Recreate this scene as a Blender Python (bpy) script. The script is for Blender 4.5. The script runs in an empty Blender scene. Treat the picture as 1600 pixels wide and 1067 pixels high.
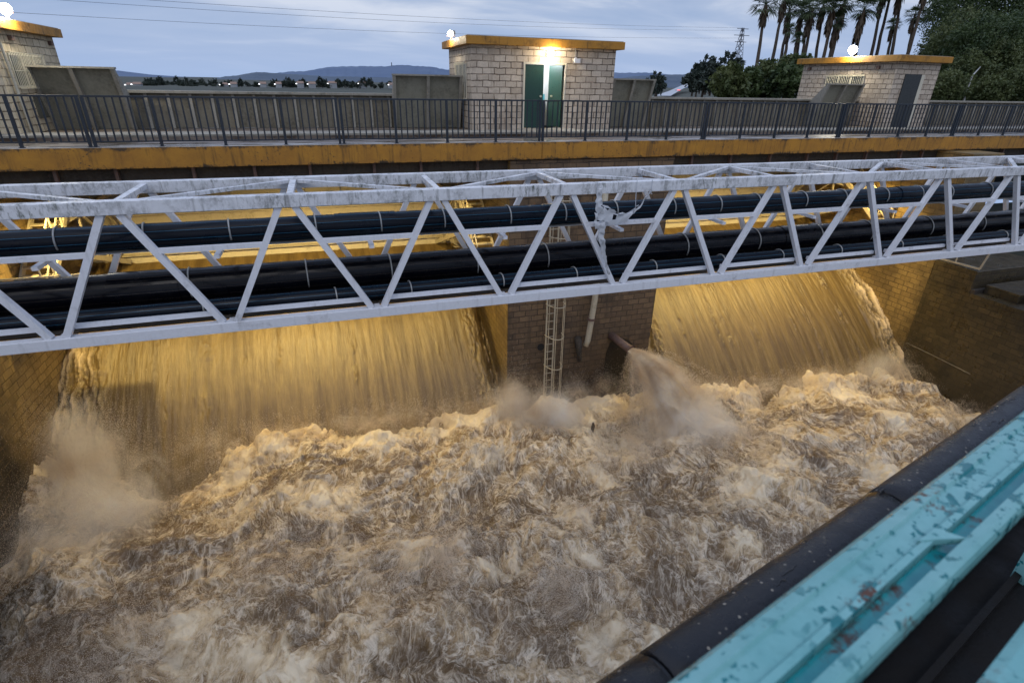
import bpy, math, random
import numpy as np
from mathutils import Vector, Matrix

random.seed(7)
rng = np.random.default_rng(11)
scene = bpy.context.scene
col = scene.collection
PI = math.pi

# ------------------------------------------------------------------ helpers
class MB:
    """collects boxes, bars and tubes in world coordinates"""
    def __init__(s): s.v = []; s.f = []; s.smooth = False
    def add(s, vs, fs):
        n = len(s.v); s.v += [tuple(v) for v in vs]; s.f += [tuple(i + n for i in f) for f in fs]; return s
    def box(s, x0, x1, y0, y1, z0, z1):
        return s.add([(x0,y0,z0),(x1,y0,z0),(x1,y1,z0),(x0,y1,z0),(x0,y0,z1),(x1,y0,z1),(x1,y1,z1),(x0,y1,z1)],
                     [(3,2,1,0),(4,5,6,7),(0,1,5,4),(1,2,6,5),(2,3,7,6),(3,0,4,7)])
    def bar(s, a, b, w, h, upv=(0,0,1)):
        """rectangular bar from a to b: w across, h along upv"""
        a = Vector(a); b = Vector(b); d = (b-a).normalized(); u = Vector(upv)
        sd = d.cross(u)
        if sd.length < 1e-4: sd = d.cross(Vector((0,1,0)))
        sd.normalize(); u = sd.cross(d).normalized()
        vs = []
        for p in (a, b):
            for i, j in ((-1,-1),(1,-1),(1,1),(-1,1)): vs.append(p + sd*(i*w/2) + u*(j*h/2))
        return s.add(vs, [(0,1,2,3),(7,6,5,4),(0,4,5,1),(1,5,6,2),(2,6,7,3),(3,7,4,0)])
    def tube(s, pts, r, n=10, cap=True):
        pts = [Vector(p) for p in pts]; rs = r if isinstance(r, (list, tuple)) else [r]*len(pts)
        vs = []; fs = []; ref = None
        for i, p in enumerate(pts):
            d = (pts[min(i+1, len(pts)-1)] - pts[max(i-1, 0)]).normalized()
            if ref is None:
                ref = d.cross(Vector((0,0,1)))
                if ref.length < .05: ref = d.cross(Vector((1,0,0)))
            ref = (ref - d*ref.dot(d)).normalized(); q = d.cross(ref)
            for k in range(n):
                t = 2*PI*k/n; vs.append(p + ref*(rs[i]*math.cos(t)) + q*(rs[i]*math.sin(t)))
        for i in range(len(pts)-1):
            for k in range(n):
                a = i*n+k; b = i*n+(k+1)%n; fs.append((a, b, b+n, a+n))
        if cap: fs.append(tuple(range(n))[::-1]); fs.append(tuple(range((len(pts)-1)*n, len(pts)*n)))
        return s.add(vs, fs)
    def sweep(s, prof, a, b, closed=True):
        """prof: list of (side, up) offsets swept along a->b (side horizontal)"""
        a = Vector(a); b = Vector(b); d = (b-a).normalized(); sd = d.cross(Vector((0,0,1))).normalized(); u = sd.cross(d)
        n = len(prof); vs = [a+sd*p+u*q for p, q in prof] + [b+sd*p+u*q for p, q in prof]
        fs = [(i, (i+1)%n, (i+1)%n+n, i+n) for i in range(n if closed else n-1)]
        if closed: fs += [tuple(range(n))[::-1], tuple(range(n, 2*n))]
        return s.add(vs, fs)

def tag(o, label=None, cat=None, group=None, kind=None):
    if label: o['label'] = label
    if cat: o['category'] = cat
    if group: o['group'] = group
    if kind: o['kind'] = kind
    return o

def obj(name, mb, mat, parent=None, smooth=False, bevel=0.0, origin=None):
    me = bpy.data.meshes.new(name)
    off = Vector((0,0,0))
    p = parent
    while p is not None: off = off + Vector(p.location); p = p.parent
    org = Vector(origin) - off if origin is not None else Vector((0,0,0))
    tot = off + org
    me.from_pydata([(v[0]-tot.x, v[1]-tot.y, v[2]-tot.z) for v in mb.v], [], mb.f)
    if smooth: me.shade_smooth()
    o = bpy.data.objects.new(name, me); col.objects.link(o)
    o.location = org
    if parent is not None: o.parent = parent
    if mat is not None: me.materials.append(mat)
    if bevel > 0:
        m = o.modifiers.new('bevel', 'BEVEL'); m.width = bevel; m.segments = 2; m.limit_method = 'ANGLE'
    return o

def thing(name, label, cat, loc, group=None):
    o = bpy.data.objects.new(name, None); col.objects.link(o); o.location = loc; o.empty_display_size = .2
    return tag(o, label, cat, group)

def npmesh(name, V, F, mat, attrs=None, smooth=True, parent=None):
    me = bpy.data.meshes.new(name); k = F.shape[1]
    me.vertices.add(len(V)); me.vertices.foreach_set('co', V.astype(np.float32).ravel())
    me.loops.add(F.size); me.loops.foreach_set('vertex_index', F.astype(np.int32).ravel())
    me.polygons.add(len(F)); me.polygons.foreach_set('loop_start', np.arange(0, F.size, k, dtype=np.int32))
    me.polygons.foreach_set('use_smooth', np.full(len(F), smooth))
    for nm, a in (attrs or {}).items():
        at = me.attributes.new(nm, 'FLOAT', 'POINT'); at.data.foreach_set('value', a.astype(np.float32).ravel())
    me.update(calc_edges=True); me.materials.append(mat)
    o = bpy.data.objects.new(name, me); col.objects.link(o)
    if parent is not None: o.parent = parent
    return o

# gradient noise
_G = rng.uniform(0, 2*PI, 4096)
def pn(x, y, seed=0):
    xi = np.floor(x).astype(np.int64); yi = np.floor(y).astype(np.int64); xf = x-xi; yf = y-yi
    def g(i, j, dx, dy):
        h = (i*374761393 + j*668265263 + seed*974634777) & 0xffffffff
        h = ((h ^ (h >> 13))*1274126177) & 0xffffffff; h = (h ^ (h >> 16)) & 4095
        a = _G[h]; return np.cos(a)*dx + np.sin(a)*dy
    u = xf*xf*xf*(xf*(xf*6-15)+10); v = yf*yf*yf*(yf*(yf*6-15)+10)
    a = g(xi, yi, xf, yf); b = g(xi+1, yi, xf-1, yf); c = g(xi, yi+1, xf, yf-1); d = g(xi+1, yi+1, xf-1, yf-1)
    return ((a*(1-u)+b*u)*(1-v) + (c*(1-u)+d*u)*v)*1.5
def fbm(x, y, o=4, seed=0, gain=.5, lac=2.03):
    r = 0; a = 1; t = 0
    for i in range(o):
        r = r + a*pn(x, y, seed+i*17); t += a; a *= gain; x = x*lac+3.1; y = y*lac+1.7
    return r/t
def ridge(x, y, o=4, seed=0, gain=.5, lac=2.1):
    r = 0; a = 1; t = 0
    for i in range(o):
        r = r + a*(1-np.abs(pn(x, y, seed+i*13))*1.8); t += a; a *= gain; x = x*lac+2.3; y = y*lac+5.1
    return r/t
def sst(a, b, x):
    t = np.clip((x-a)/(b-a), 0, 1); return t*t*(3-2*t)

# ------------------------------------------------------------------ materials
class NT:
    def __init__(s, name):
        s.m = bpy.data.materials.new(name); s.m.use_nodes = True; s.t = s.m.node_tree; s.n = s.t.nodes; s.n.clear()
        s.out = s.n.new('ShaderNodeOutputMaterial'); s.p = s.n.new('ShaderNodeBsdfPrincipled'); s.link(s.p.outputs[0], s.out.inputs[0])
        s.tc = s.n.new('ShaderNodeTexCoord')
    def link(s, a, b): s.t.links.new(a, b)
    def inp(s, sock, v):
        if isinstance(v, bpy.types.NodeSocket): s.link(v, sock)
        elif isinstance(v, (tuple, list)) and len(v) == 3 and sock.type == 'RGBA': sock.default_value = (*v, 1)
        else: sock.default_value = v
    def coord(s, scale=(1,1,1), world=False, rot=(0,0,0)):
        mp = s.n.new('ShaderNodeMapping'); mp.inputs['Scale'].default_value = scale; mp.inputs['Rotation'].default_value = rot
        if world:
            g = s.n.new('ShaderNodeNewGeometry'); s.link(g.outputs['Position'], mp.inputs[0])
        else: s.link(s.tc.outputs['Object'], mp.inputs[0])
        return mp.outputs[0]
    def noise(s, scale=1, detail=6, rough=.6, co=None, dist=0):
        t = s.n.new('ShaderNodeTexNoise'); t.inputs['Scale'].default_value = scale; t.inputs['Detail'].default_value = detail
        t.inputs['Roughness'].default_value = rough; t.inputs['Distortion'].default_value = dist
        s.link(co if co is not None else s.coord(), t.inputs['Vector']); return t.outputs[0]
    def vor(s, scale, co=None, feature='F1'):
        t = s.n.new('ShaderNodeTexVoronoi'); t.inputs['Scale'].default_value = scale; t.feature = feature
        s.link(co if co is not None else s.coord(), t.inputs['Vector']); return t.outputs['Distance']
    def ramp(s, v, stops, interp='LINEAR'):
        r = s.n.new('ShaderNodeValToRGB'); r.color_ramp.interpolation = interp; e = r.color_ramp.elements
        while len(e) < len(stops): e.new(.5)
        for i, (p, c) in enumerate(stops):
            e[i].position = p; e[i].color = (c, c, c, 1) if isinstance(c, (int, float)) else (*c, 1)
        s.link(v, r.inputs[0]); return r.outputs[0]
    def mr(s, v, a, b, c=0, d=1):
        r = s.n.new('ShaderNodeMapRange'); s.inp(r.inputs[0], v)
        for i, q in enumerate((a, b, c, d)): r.inputs[i+1].default_value = q
        return r.outputs[0]
    def mix(s, fac, a, b, mode='MIX'):
        r = s.n.new('ShaderNodeMix'); r.data_type = 'RGBA'; r.blend_type = mode; r.clamp_factor = True
        s.inp(r.inputs[0], fac); s.inp(r.inputs[6], a); s.inp(r.inputs[7], b); return r.outputs[2]
    def math(s, op, a, b=0.0):
        r = s.n.new('ShaderNodeMath'); r.operation = op; s.inp(r.inputs[0], a); s.inp(r.inputs[1], b); return r.outputs[0]
    def sep(s, v):
        r = s.n.new('ShaderNodeSeparateXYZ'); s.link(v, r.inputs[0]); return r.outputs
    def comb(s, x, y, z=0.0):
        r = s.n.new('ShaderNodeCombineXYZ'); s.inp(r.inputs[0], x); s.inp(r.inputs[1], y); s.inp(r.inputs[2], z); return r.outputs[0]
    def attr(s, name):
        r = s.n.new('ShaderNodeAttribute'); r.attribute_name = name; return r.outputs['Fac']
    def bump(s, h, strength=.3, dist=.02, nrm=None):
        b = s.n.new('ShaderNodeBump'); b.inputs['Strength'].default_value = strength; b.inputs['Distance'].default_value = dist
        s.link(h, b.inputs['Height'])
        if nrm is not None: s.link(nrm, b.inputs['Normal'])
        return b.outputs[0]
    def done(s, base=None, rough=None, bump=None, metal=None, spec=None):
        if base is not None: s.inp(s.p.inputs['Base Color'], base)
        if rough is not None: s.inp(s.p.inputs['Roughness'], rough)
        if metal is not None: s.inp(s.p.inputs['Metallic'], metal)
        if spec is not None: s.p.inputs['Specular IOR Level'].default_value = spec
        if bump is not None: s.link(bump, s.p.inputs['Normal'])
        return s.m

def weathered(name, c, dirt, amount=.5, rough=.5, streak=0.0, scale=3, metal=0, moss=None, bumpd=.004, spec=None):
    t = NT(name)
    co = t.coord(world=True)
    n1 = t.noise(scale, 8, .65, co); n2 = t.noise(scale*9, 5, .6, co)
    fac = t.mr(n1, .62-amount*.3, .78-amount*.15, 0, .9)
    b = t.mix(t.math('MULTIPLY', fac, t.mr(n2, .3, .6)), c, dirt)
    b = t.mix(t.mr(n2, .3, .7, 0, .22), b, tuple(x*.55 for x in c))
    if streak > 0:
        s = t.noise(1, 6, .65, t.coord((9, 9, .7), world=True))
        b = t.mix(t.mr(s, .56, .72, 0, streak), b, dirt)
    if moss:
        s = t.noise(1, 8, .75, t.coord((14, 14, 5), world=True)); s2 = t.noise(.9, 3, .5, co)
        up = t.sep(t.n.new('ShaderNodeNewGeometry').outputs['Normal'])[2]
        f = t.math('MULTIPLY', t.mr(s, .5, .62), t.mr(s2, .42, .6))
        b = t.mix(t.math('MULTIPLY', f, .85), b, moss)
    return t.done(b, t.mr(n2, .3, .7, max(.05, rough-.15), min(1, rough+.15)), t.bump(n2, .4, bumpd), metal, spec)

def brick(name, c1, c2, mort, bw=.4, bh=.2, ms=.012, stain=(.05,.04,.03), samt=.5, rough=.8, wet=0, bstr=1.0, damp_shade=None, shade_y=None):
    t = NT(name)
    g = t.sep(t.coord(world=True)); nz = t.noise(3.5, 5, .7, t.coord(world=True)); nn = t.math('MULTIPLY', t.math('SUBTRACT', nz, .5), .075)
    v = t.comb(t.math('ADD', t.math('ADD', g[0], g[1]), nn), t.math('ADD', g[2], nn))
    br = t.n.new('ShaderNodeTexBrick'); t.link(v, br.inputs['Vector']); br.inputs['Scale'].default_value = 1
    br.inputs['Brick Width'].default_value = bw; br.inputs['Row Height'].default_value = bh; br.inputs['Mortar Size'].default_value = ms
    br.inputs['Mortar Smooth'].default_value = .35; br.inputs['Bias'].default_value = -.1
    t.inp(br.inputs['Color1'], c1); t.inp(br.inputs['Color2'], c2); t.inp(br.inputs['Mortar'], mort)
    n1 = t.noise(1.1, 8, .65, t.coord(world=True)); n2 = t.noise(14, 8, .75, t.coord(world=True)); st = t.noise(1, 7, .7, t.coord((4,4,.45), world=True))
    b = t.mix(t.mr(n2, .35, .72, 0, .5), br.outputs[0], tuple(x*.45 for x in c2))
    b = t.mix(t.mr(n1, .5, .72, 0, samt), b, stain)
    b = t.mix(t.mr(st, .54, .72, 0, samt), b, stain)
    if damp_shade is not None:
        b = t.mix(t.mr(g[2], damp_shade[0], damp_shade[1], .75, 0), b, stain)  # darkens the foot: damp on the pier, painted shade on the side walls
    if shade_y is not None:
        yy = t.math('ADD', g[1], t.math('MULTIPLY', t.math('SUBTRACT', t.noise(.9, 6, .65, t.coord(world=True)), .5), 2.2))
        b = t.mix(t.mr(yy, shade_y[0], shade_y[1], .93, 0), b, (.013,.010,.006))  # shade beyond the lamps' reach, painted along the length of the wall
    nm = t.noise(2.3, 6, .7, t.coord(world=True)); b = t.mix(t.math('MULTIPLY', br.outputs[1], t.mr(nm, .42, .62, 0, .7)), b, c2)
    h = t.math('ADD', t.math('MULTIPLY', br.outputs[1], -1.0), t.math('MULTIPLY', n2, .55))
    return t.done(b, t.mr(n1, .4, .6, rough-wet, rough), t.bump(h, bstr, .018))

M = {}
M['hut_brick'] = brick('whitewashed_block', (.66,.565,.45), (.47,.39,.30), (.055,.035,.022), .40, .195, .016, (.12,.08,.05), .45, .85)
M['hut_brick_yellow'] = brick('cream_block', (.70,.60,.42), (.56,.47,.32), (.08,.055,.03), .42, .2, .016, (.08,.055,.03), .4, .85)
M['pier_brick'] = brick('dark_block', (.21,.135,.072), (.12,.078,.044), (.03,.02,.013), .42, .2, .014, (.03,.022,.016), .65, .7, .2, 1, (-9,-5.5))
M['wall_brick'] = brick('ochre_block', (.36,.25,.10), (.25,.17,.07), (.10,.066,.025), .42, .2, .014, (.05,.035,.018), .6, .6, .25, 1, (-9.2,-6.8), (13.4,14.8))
M['white'] = weathered('white_paint', (.74,.75,.78), (.16,.15,.14), .12, .38, .25, 2.2, bumpd=.0015)
M['white_moss'] = weathered('mossy_white_paint', (.72,.73,.75), (.10,.10,.09), .55, .5, .8, 2.5, moss=(.03,.042,.014))
M['ochre'] = weathered('ochre_paint', (.44,.205,.020), (.035,.024,.012), .55, .6, .7, 1.6)
M['rail'] = weathered('blue_grey_paint', (.018,.026,.038), (.01,.01,.01), .3, .4, .0, 4)
M['concrete'] = weathered('grey_concrete', (.30,.28,.23), (.10,.09,.065), .5, .85, .45, 1.5)
M['concrete_dark'] = weathered('olive_concrete', (.19,.17,.125), (.06,.052,.035), .5, .85, .5, 1.3)
M['hatch_grey'] = weathered('grey_panel', (.27,.26,.20), (.10,.09,.065), .5, .8, .4, 1.5)
M['recess'] = weathered('shaded_wet_recess', (.016,.013,.010), (.006,.005,.004), .4, .5, .3, 2)
M['wall_shaded'] = brick('shaded_wet_block', (.10,.075,.038), (.055,.042,.022), (.03,.022,.012), .42, .2, .013, (.02,.016,.010), .75, .55, .3, 1, (-9.5,-7.2))  # darker copy of the wall block, shade of the unlit stretch painted in
M['wet_wall'] = weathered('dark_wet_wall', (.075,.058,.036), (.018,.014,.009), .6, .45, .5, 1.1)
M['soffit'] = weathered('dark_concrete', (.065,.052,.038), (.015,.012,.01), .5, .9, .4, 1.5)  # dark brown tone for the channel, girders and other under-deck parts
M['steel'] = weathered('pale_steel', (.50,.44,.32), (.14,.10,.05), .3, .5, .2, 3)
M['door'] = weathered('green_door', (.012,.05,.04), (.01,.02,.015), .2, .4, .1, 2)
M['door2'] = weathered('grey_door', (.03,.035,.035), (.01,.01,.01), .2, .5, .1, 2)
M['glass'] = weathered('dark_glass', (.10,.10,.085), (.03,.03,.03), .3, .15, 0, 2)
M['cream'] = weathered('cream_frame', (.62,.58,.46), (.2,.16,.1), .2, .5, .2, 4)
M['grey_metal'] = weathered('galvanised', (.42,.42,.40), (.15,.12,.1), .3, .45, .3, 5, metal=.4)
M['rust'] = weathered('rusty_brown', (.16,.10,.08), (.05,.025,.015), .5, .7, .3, 4)
M['room'] = weathered('painted_room', (.75,.78,.80), (.5,.5,.5), .1, .6, 0, 2)
M['cyan_box'] = weathered('cyan_cabinet', (.10,.45,.60), (.2,.3,.3), .1, .4, 0, 2)
M['rubber'] = weathered('black_rubber', (.012,.013,.015), (.03,.03,.03), .2, .45, 0, 5)

def beam_paint():
    t = NT('peeling_ochre_paint'); co = t.coord(world=True); z = t.sep(co)[2]
    n = t.noise(1.7, 8, .68, co); n2 = t.noise(14, 6, .7, co); n3 = t.noise(.8, 4, .6, t.coord((1,1,.2), world=True)); s = t.noise(1, 6, .7, t.coord((8,8,.8), world=True))
    b = t.mix(t.mr(n, .35, .7), (.46,.22,.022), (.30,.135,.018)); b = t.mix(t.mr(s, .52, .72, 0, .75), b, (.045,.028,.012))
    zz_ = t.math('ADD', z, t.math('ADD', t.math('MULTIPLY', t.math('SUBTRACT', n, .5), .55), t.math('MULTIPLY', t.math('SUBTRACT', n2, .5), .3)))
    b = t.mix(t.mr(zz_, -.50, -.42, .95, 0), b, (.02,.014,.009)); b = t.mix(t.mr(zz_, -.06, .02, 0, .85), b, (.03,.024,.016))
    b = t.mix(t.math('MULTIPLY', t.mr(n2, .58, .64), t.mr(n3, .5, .6)), b, (.05,.035,.022))
    return t.done(b, .6, t.bump(t.math('ADD', n2, n), .5, .01))
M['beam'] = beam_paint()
def wet_deck():
    t = NT('wet_walkway'); co = t.coord((.55, 2.2, 1), world=True)
    n = t.noise(1.3, 7, .6, co); n2 = t.noise(9, 6, .65, t.coord(world=True))
    b = t.mix(t.mr(n, .42, .6), (.075,.055,.04), (.26,.21,.165)); b = t.mix(t.mr(n2, .3, .7, 0, .5), b, (.07,.055,.045))
    return t.done(b, t.mr(n, .40, .52, .06, .5), t.bump(n2, .15, .004))
M['wet_deck'] = wet_deck()
def wet_kerb():
    t = NT('wet_kerb'); co = t.coord((.4, 3, 1), world=True)
    n = t.noise(1.6, 6, .6, co); n2 = t.noise(11, 6, .65, t.coord(world=True))
    b = t.mix(t.mr(n, .42, .6), (.22,.2,.18), (.5,.48,.45))
    return t.done(b, t.mr(n, .40, .55, .04, .32), t.bump(n2, .08, .003))
M['wet_kerb'] = wet_kerb()

def pipe_mat(name, base, stripe, nst, phase, w=.035, rough=.22):
    t = NT(name); s = t.sep(t.coord())
    a = t.math('ARCTAN2', s[2], s[1]); f = t.math('FRACT', t.math('ADD', t.math('MULTIPLY', a, nst/(2*PI)), phase))
    m = t.math('LESS_THAN', f, w)
    n = t.noise(3, 6, .6, t.coord(world=True)); n2 = t.noise(40, 4, .6, t.coord(world=True))
    b = t.mix(t.mr(n, .5, .8, 0, .35), base, (.012,.013,.015)); b = t.mix(t.math('MULTIPLY', m, .8), b, stripe)
    return t.done(b, t.mr(n, .35, .7, rough, rough+.25), t.bump(n2, .08, .001), spec=.2)
M['pipe_blue'] = pipe_mat('blue_striped_black_pipe', (.002,.005,.011), (.05,.24,.40), 9, .3, .035)
M['pipe_black'] = pipe_mat('black_pipe', (.003,.0035,.006), (.16,.12,.09), 14, .1, .018, .14)

def foam_water():
    t = NT('foaming_brown_water')
    foam = t.attr('foam'); dark = t.attr('dark'); q = t.comb(t.attr('au'), t.attr('av'))
    co = t.coord(world=True)
    def line(sc, w, det=3, dist=.5):
        n = t.noise(sc, det, .55, q, dist); return t.mr(t.math('ABSOLUTE', t.math('SUBTRACT', n, .5)), 0, w, 1, 0)
    l1 = line(1.1, .020, 7, .5); l2 = line(2.6, .030, 6, .35); l3 = line(7, .05, 5, .2); l4 = line(18, .09, 3, 0)
    net = t.math('MAXIMUM', t.math('MAXIMUM', l1, t.math('MULTIPLY', l2, .9)), t.math('MAXIMUM', t.math('MULTIPLY', l3, .5), t.math('MULTIPLY', l4, .15)))
    n = t.noise(6, 9, .72, co, 0); n2 = t.noise(40, 5, .8, co, 0); sm = t.mr(foam, .50, .78, 1, .25)
    f = t.math('ADD', foam, t.math('MULTIPLY', t.math('MULTIPLY', t.math('SUBTRACT', n, .5), .75), sm)); f = t.math('ADD', f, t.math('MULTIPLY', t.math('SUBTRACT', n2, .5), .35)); f = t.math('ADD', t.math('MULTIPLY', t.math('SUBTRACT', f, .45), 1.5), .50)
    b = t.ramp(f, [(.08, (.15,.092,.042)), (.34, (.25,.165,.080)), (.60, (.43,.302,.158)), (.82, (.70,.545,.335)), (1, (.90,.77,.55))])
    b = t.mix(t.math('MULTIPLY', dark, .8), b, (.13,.082,.040))
    nf = t.math('MULTIPLY', t.math('MULTIPLY', net, sm), t.mr(f, .05, .5, .4, 1)); b = t.mix(t.math('MULTIPLY', nf, .9), b, (.92,.81,.64))
    h = t.math('ADD', t.math('ADD', t.math('MULTIPLY', n, .8), t.math('MULTIPLY', n2, .6)), t.math('MULTIPLY', net, .35))
    return t.done(b, t.mr(f, .3, .8, .12, .5), t.bump(h, .7, .04))
M['foam'] = foam_water()
def sheet_water():
    t = NT('brown_water_sheet')
    foam = t.attr('foam')
    uvx = t.attr('su'); uvy = t.attr('sv')
    co = t.comb(t.math('MULTIPLY', uvx, 16.0), t.math('MULTIPLY', uvy, 1.1)); co2 = t.comb(t.math('MULTIPLY', uvx, 30.0), t.math('MULTIPLY', uvy, 2.6)); co3 = t.comb(t.math('MULTIPLY', uvx, 4.0), t.math('MULTIPLY', uvy, .35))
    n = t.noise(1, 6, .6, co, .4); n2 = t.noise(1, 5, .7, co2, .2); n3 = t.noise(1, 4, .6, co3)
    b = t.mix(t.mr(n, .3, .7), (.15,.10,.036), (.235,.163,.060)); b = t.mix(t.mr(n3, .40, .62, 0, .75), b, (.085,.054,.022)); b = t.mix(t.mr(n, .56, .68, 0, .55), b, (.07,.044,.018))
    b = t.mix(t.mr(n2, .5, .8, 0, .3), b, (.38,.28,.13))
    f = t.math('ADD', foam, t.math('MULTIPLY', t.math('SUBTRACT', n2, .5), .9)); b = t.mix(t.mr(f, .4, 1.0), b, (.66,.52,.34))
    h = t.math('ADD', n, t.math('MULTIPLY', n2, .6))
    return t.done(b, t.mr(f, .2, .8, .42, .7), t.bump(h, .6, .022))
M['sheet'] = sheet_water()
def drop_mat():
    t = NT('spray_droplets'); n = t.noise(1.5, 4, .6, t.coord(world=True))
    b = t.mix(t.mr(n, .4, .62), (.74,.62,.48), (.93,.87,.78))
    m = t.done(b, .6)
    tr = t.n.new('ShaderNodeBsdfTranslucent'); t.link(b, tr.inputs[0]); mx = t.n.new('ShaderNodeMixShader'); mx.inputs[0].default_value = .5
    t.link(t.p.outputs[0], mx.inputs[1]); t.link(tr.outputs[0], mx.inputs[2]); t.link(mx.outputs[0], t.out.inputs[0]); return m
M['drops'] = drop_mat()

def leaf_mat(name, a, b, sc=.6):
    t = NT(name); n = t.noise(sc, 4, .6, t.coord(world=True)); c = t.mix(t.mr(n, .35, .65), a, b)
    m = t.done(c, .6)
    tr = t.n.new('ShaderNodeBsdfTranslucent'); t.link(c, tr.inputs[0]); mx = t.n.new('ShaderNodeMixShader'); mx.inputs[0].default_value = .25
    t.link(t.p.outputs[0], mx.inputs[1]); t.link(tr.outputs[0], mx.inputs[2]); t.link(mx.outputs[0], t.out.inputs[0]); return m
M['leaf'] = leaf_mat('dark_leaves', (.03,.055,.018), (.085,.12,.035))
M['leaf_olive'] = leaf_mat('olive_leaves', (.05,.075,.022), (.13,.15,.05))
M['leaf_far'] = leaf_mat('far_leaves', (.03,.045,.035), (.055,.07,.05), .05)
M['frond'] = leaf_mat('palm_fronds', (.045,.07,.03), (.09,.12,.05))
M['skirt'] = leaf_mat('dead_fronds', (.07,.045,.025), (.12,.08,.045), 2)
M['bark'] = weathered('bark', (.10,.075,.055), (.03,.02,.015), .4, .9, .3, 3)

def simple(name, c, rough=.6, metal=0, em=None, es=0):
    t = NT(name); n = t.noise(6, 4, .6, t.coord(world=True)); b = t.mix(t.mr(n, .35, .65, 0, .3), c, tuple(x*.6 for x in c))
    m = t.done(b, rough, None, metal)
    if em: t.inp(t.p.inputs['Emission Color'], em); t.p.inputs['Emission Strength'].default_value = es
    return m
M['lamp_white'] = simple('lit_lamp', (.8,.8,.8), .4, 0, (1,.96,.85), 60)
M['lamp_warm'] = simple('lit_sodium_lamp', (.8,.7,.5), .4, 0, (1,.72,.32), 20)
M['town_light'] = simple('town_light', (.8,.8,.8), .4, 0, (.95,.97,1), 3)
M['red_light'] = simple('red_light', (.6,.05,.05), .4, 0, (1,.08,.08), 2.5)
M['camera_case'] = simple('white_plastic', (.7,.7,.7), .4)
M['house_wall'] = simple('pale_render', (.3,.32,.34), .8)
M['house_roof'] = simple('roof_tiles', (.3,.2,.15), .8)
M['asphalt'] = simple('asphalt', (.40,.41,.43), .3)
M['wire'] = simple('wire', (.10,.11,.13), .6)
M['plastic'] = simple('torn_plastic', (.55,.57,.60), .5)

# ------------------------------------------------------------------ camera
def cam_basis():
    f = 844.0; d = Vector((765-800, 2300-533.5, f)).normalized(); up = -d
    z = Vector((0,0,1)); fw = (z-up*z.dot(up)).normalized(); rt = fw.cross(up)
    if rt.x < 0: rt = -rt
    yw = math.radians(-18.5); c, s = math.cos(yw), math.sin(yw)
    def w(v):
        a = (v.dot(rt), v.dot(fw), v.dot(up)); return Vector((c*a[0]-s*a[1], s*a[0]+c*a[1], a[2]))
    X = w(Vector((1,0,0))); Y = w(Vector((0,-1,0))); Z = w(Vector((0,0,-1)))
    return Matrix((X, Y, Z)).transposed()
cam_d = bpy.data.cameras.new('camera'); cam = bpy.data.objects.new('camera', cam_d); col.objects.link(cam)
R3 = cam_basis()
cam.matrix_world = Matrix.Translation((0,0,1.5)) @ R3.to_4x4()
cam_d.lens = 844/1600*36; cam_d.sensor_width = 36; cam_d.clip_start = .02; cam_d.clip_end = 40000
cam_d.dof.use_dof = True; cam_d.dof.focus_distance = 14; cam_d.dof.aperture_fstop = 4.5
scene.camera = cam
def ray(px, py): return R3 @ Vector((px-800, -(py-533.5), -844))
def atY(px, py, Y): r = ray(px, py); return Vector((0,0,1.5)) + r*(Y/r.y)
def atX(px, py, X): r = ray(px, py); return Vector((0,0,1.5)) + r*(X/r.x)

# ------------------------------------------------------------------ dam body
XL, XR = -8.0, 22.2             # faces of the side walls
P0, P1, PY = 5.0, 10.45, 15.4   # central pier
# walkway deck
deck = obj('walkway', MB().box(-40, 60, 15.80, 16.95, -.5, -.02).box(-40, 60, 18.0, 25.6, -.5, -.01).box(-40, 60, 16.95, 18.0, -.5, -.32), M['wet_deck']); tag(deck, kind='structure')
tr = obj('walkway_channel', MB().box(-40, 60, 16.96, 17.99, -.316, -.30), M['soffit']); tag(tr, kind='structure')
kb = obj('walkway_kerb', MB().box(-40, 60, 15.36, 15.80, -.46, .0), M['wet_kerb'], bevel=.01); tag(kb, kind='structure')
st = obj('walkway_step', MB().box(-40, 60, 18.02, 19.0, -.008, .055), M['concrete'], bevel=.01); tag(st, kind='structure')
# ochre edge beam in lengths
n = 0
for a, b in ((-40,-7.8), (-7.8,5.92), (5.92,19.6), (19.6,60)):
    e = MB().box(a+.006, b-.006, 15.30, 15.357, -.475, -.006)
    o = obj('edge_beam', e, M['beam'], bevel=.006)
    tag(o, ('ochre concrete edge beam length at the far west end of the walkway', 'stained ochre edge beam of the walkway above the first water sheet',
            'cracked ochre edge beam of the walkway from the pier joint over the second sheet', 'ochre edge beam under the railing beside the hut with a grey door')[n], 'edge beam', 'ochre edge beams of the walkway'); n += 1
g = thing('support_girder', 'dark recessed concrete girder under the ochre walkway edge', 'girder', (7, 15.7, -.9))
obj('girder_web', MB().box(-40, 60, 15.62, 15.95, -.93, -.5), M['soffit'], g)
for k in range(30):
    x = -9 + k*1.45 + random.uniform(-.2,.2)
    obj('bracket', MB().box(x, x+.07, 15.5, 15.62, -.9, -.5), M['rust'], g)
g = thing('deck_underside_beam', 'dark concrete beam spanning the bays behind the walkway edge', 'beam', (7, 19, -1))
obj('beam_web', MB().box(-40, 60, 18.3, 18.9, -1.3, -.5), M['soffit'], g)

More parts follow.
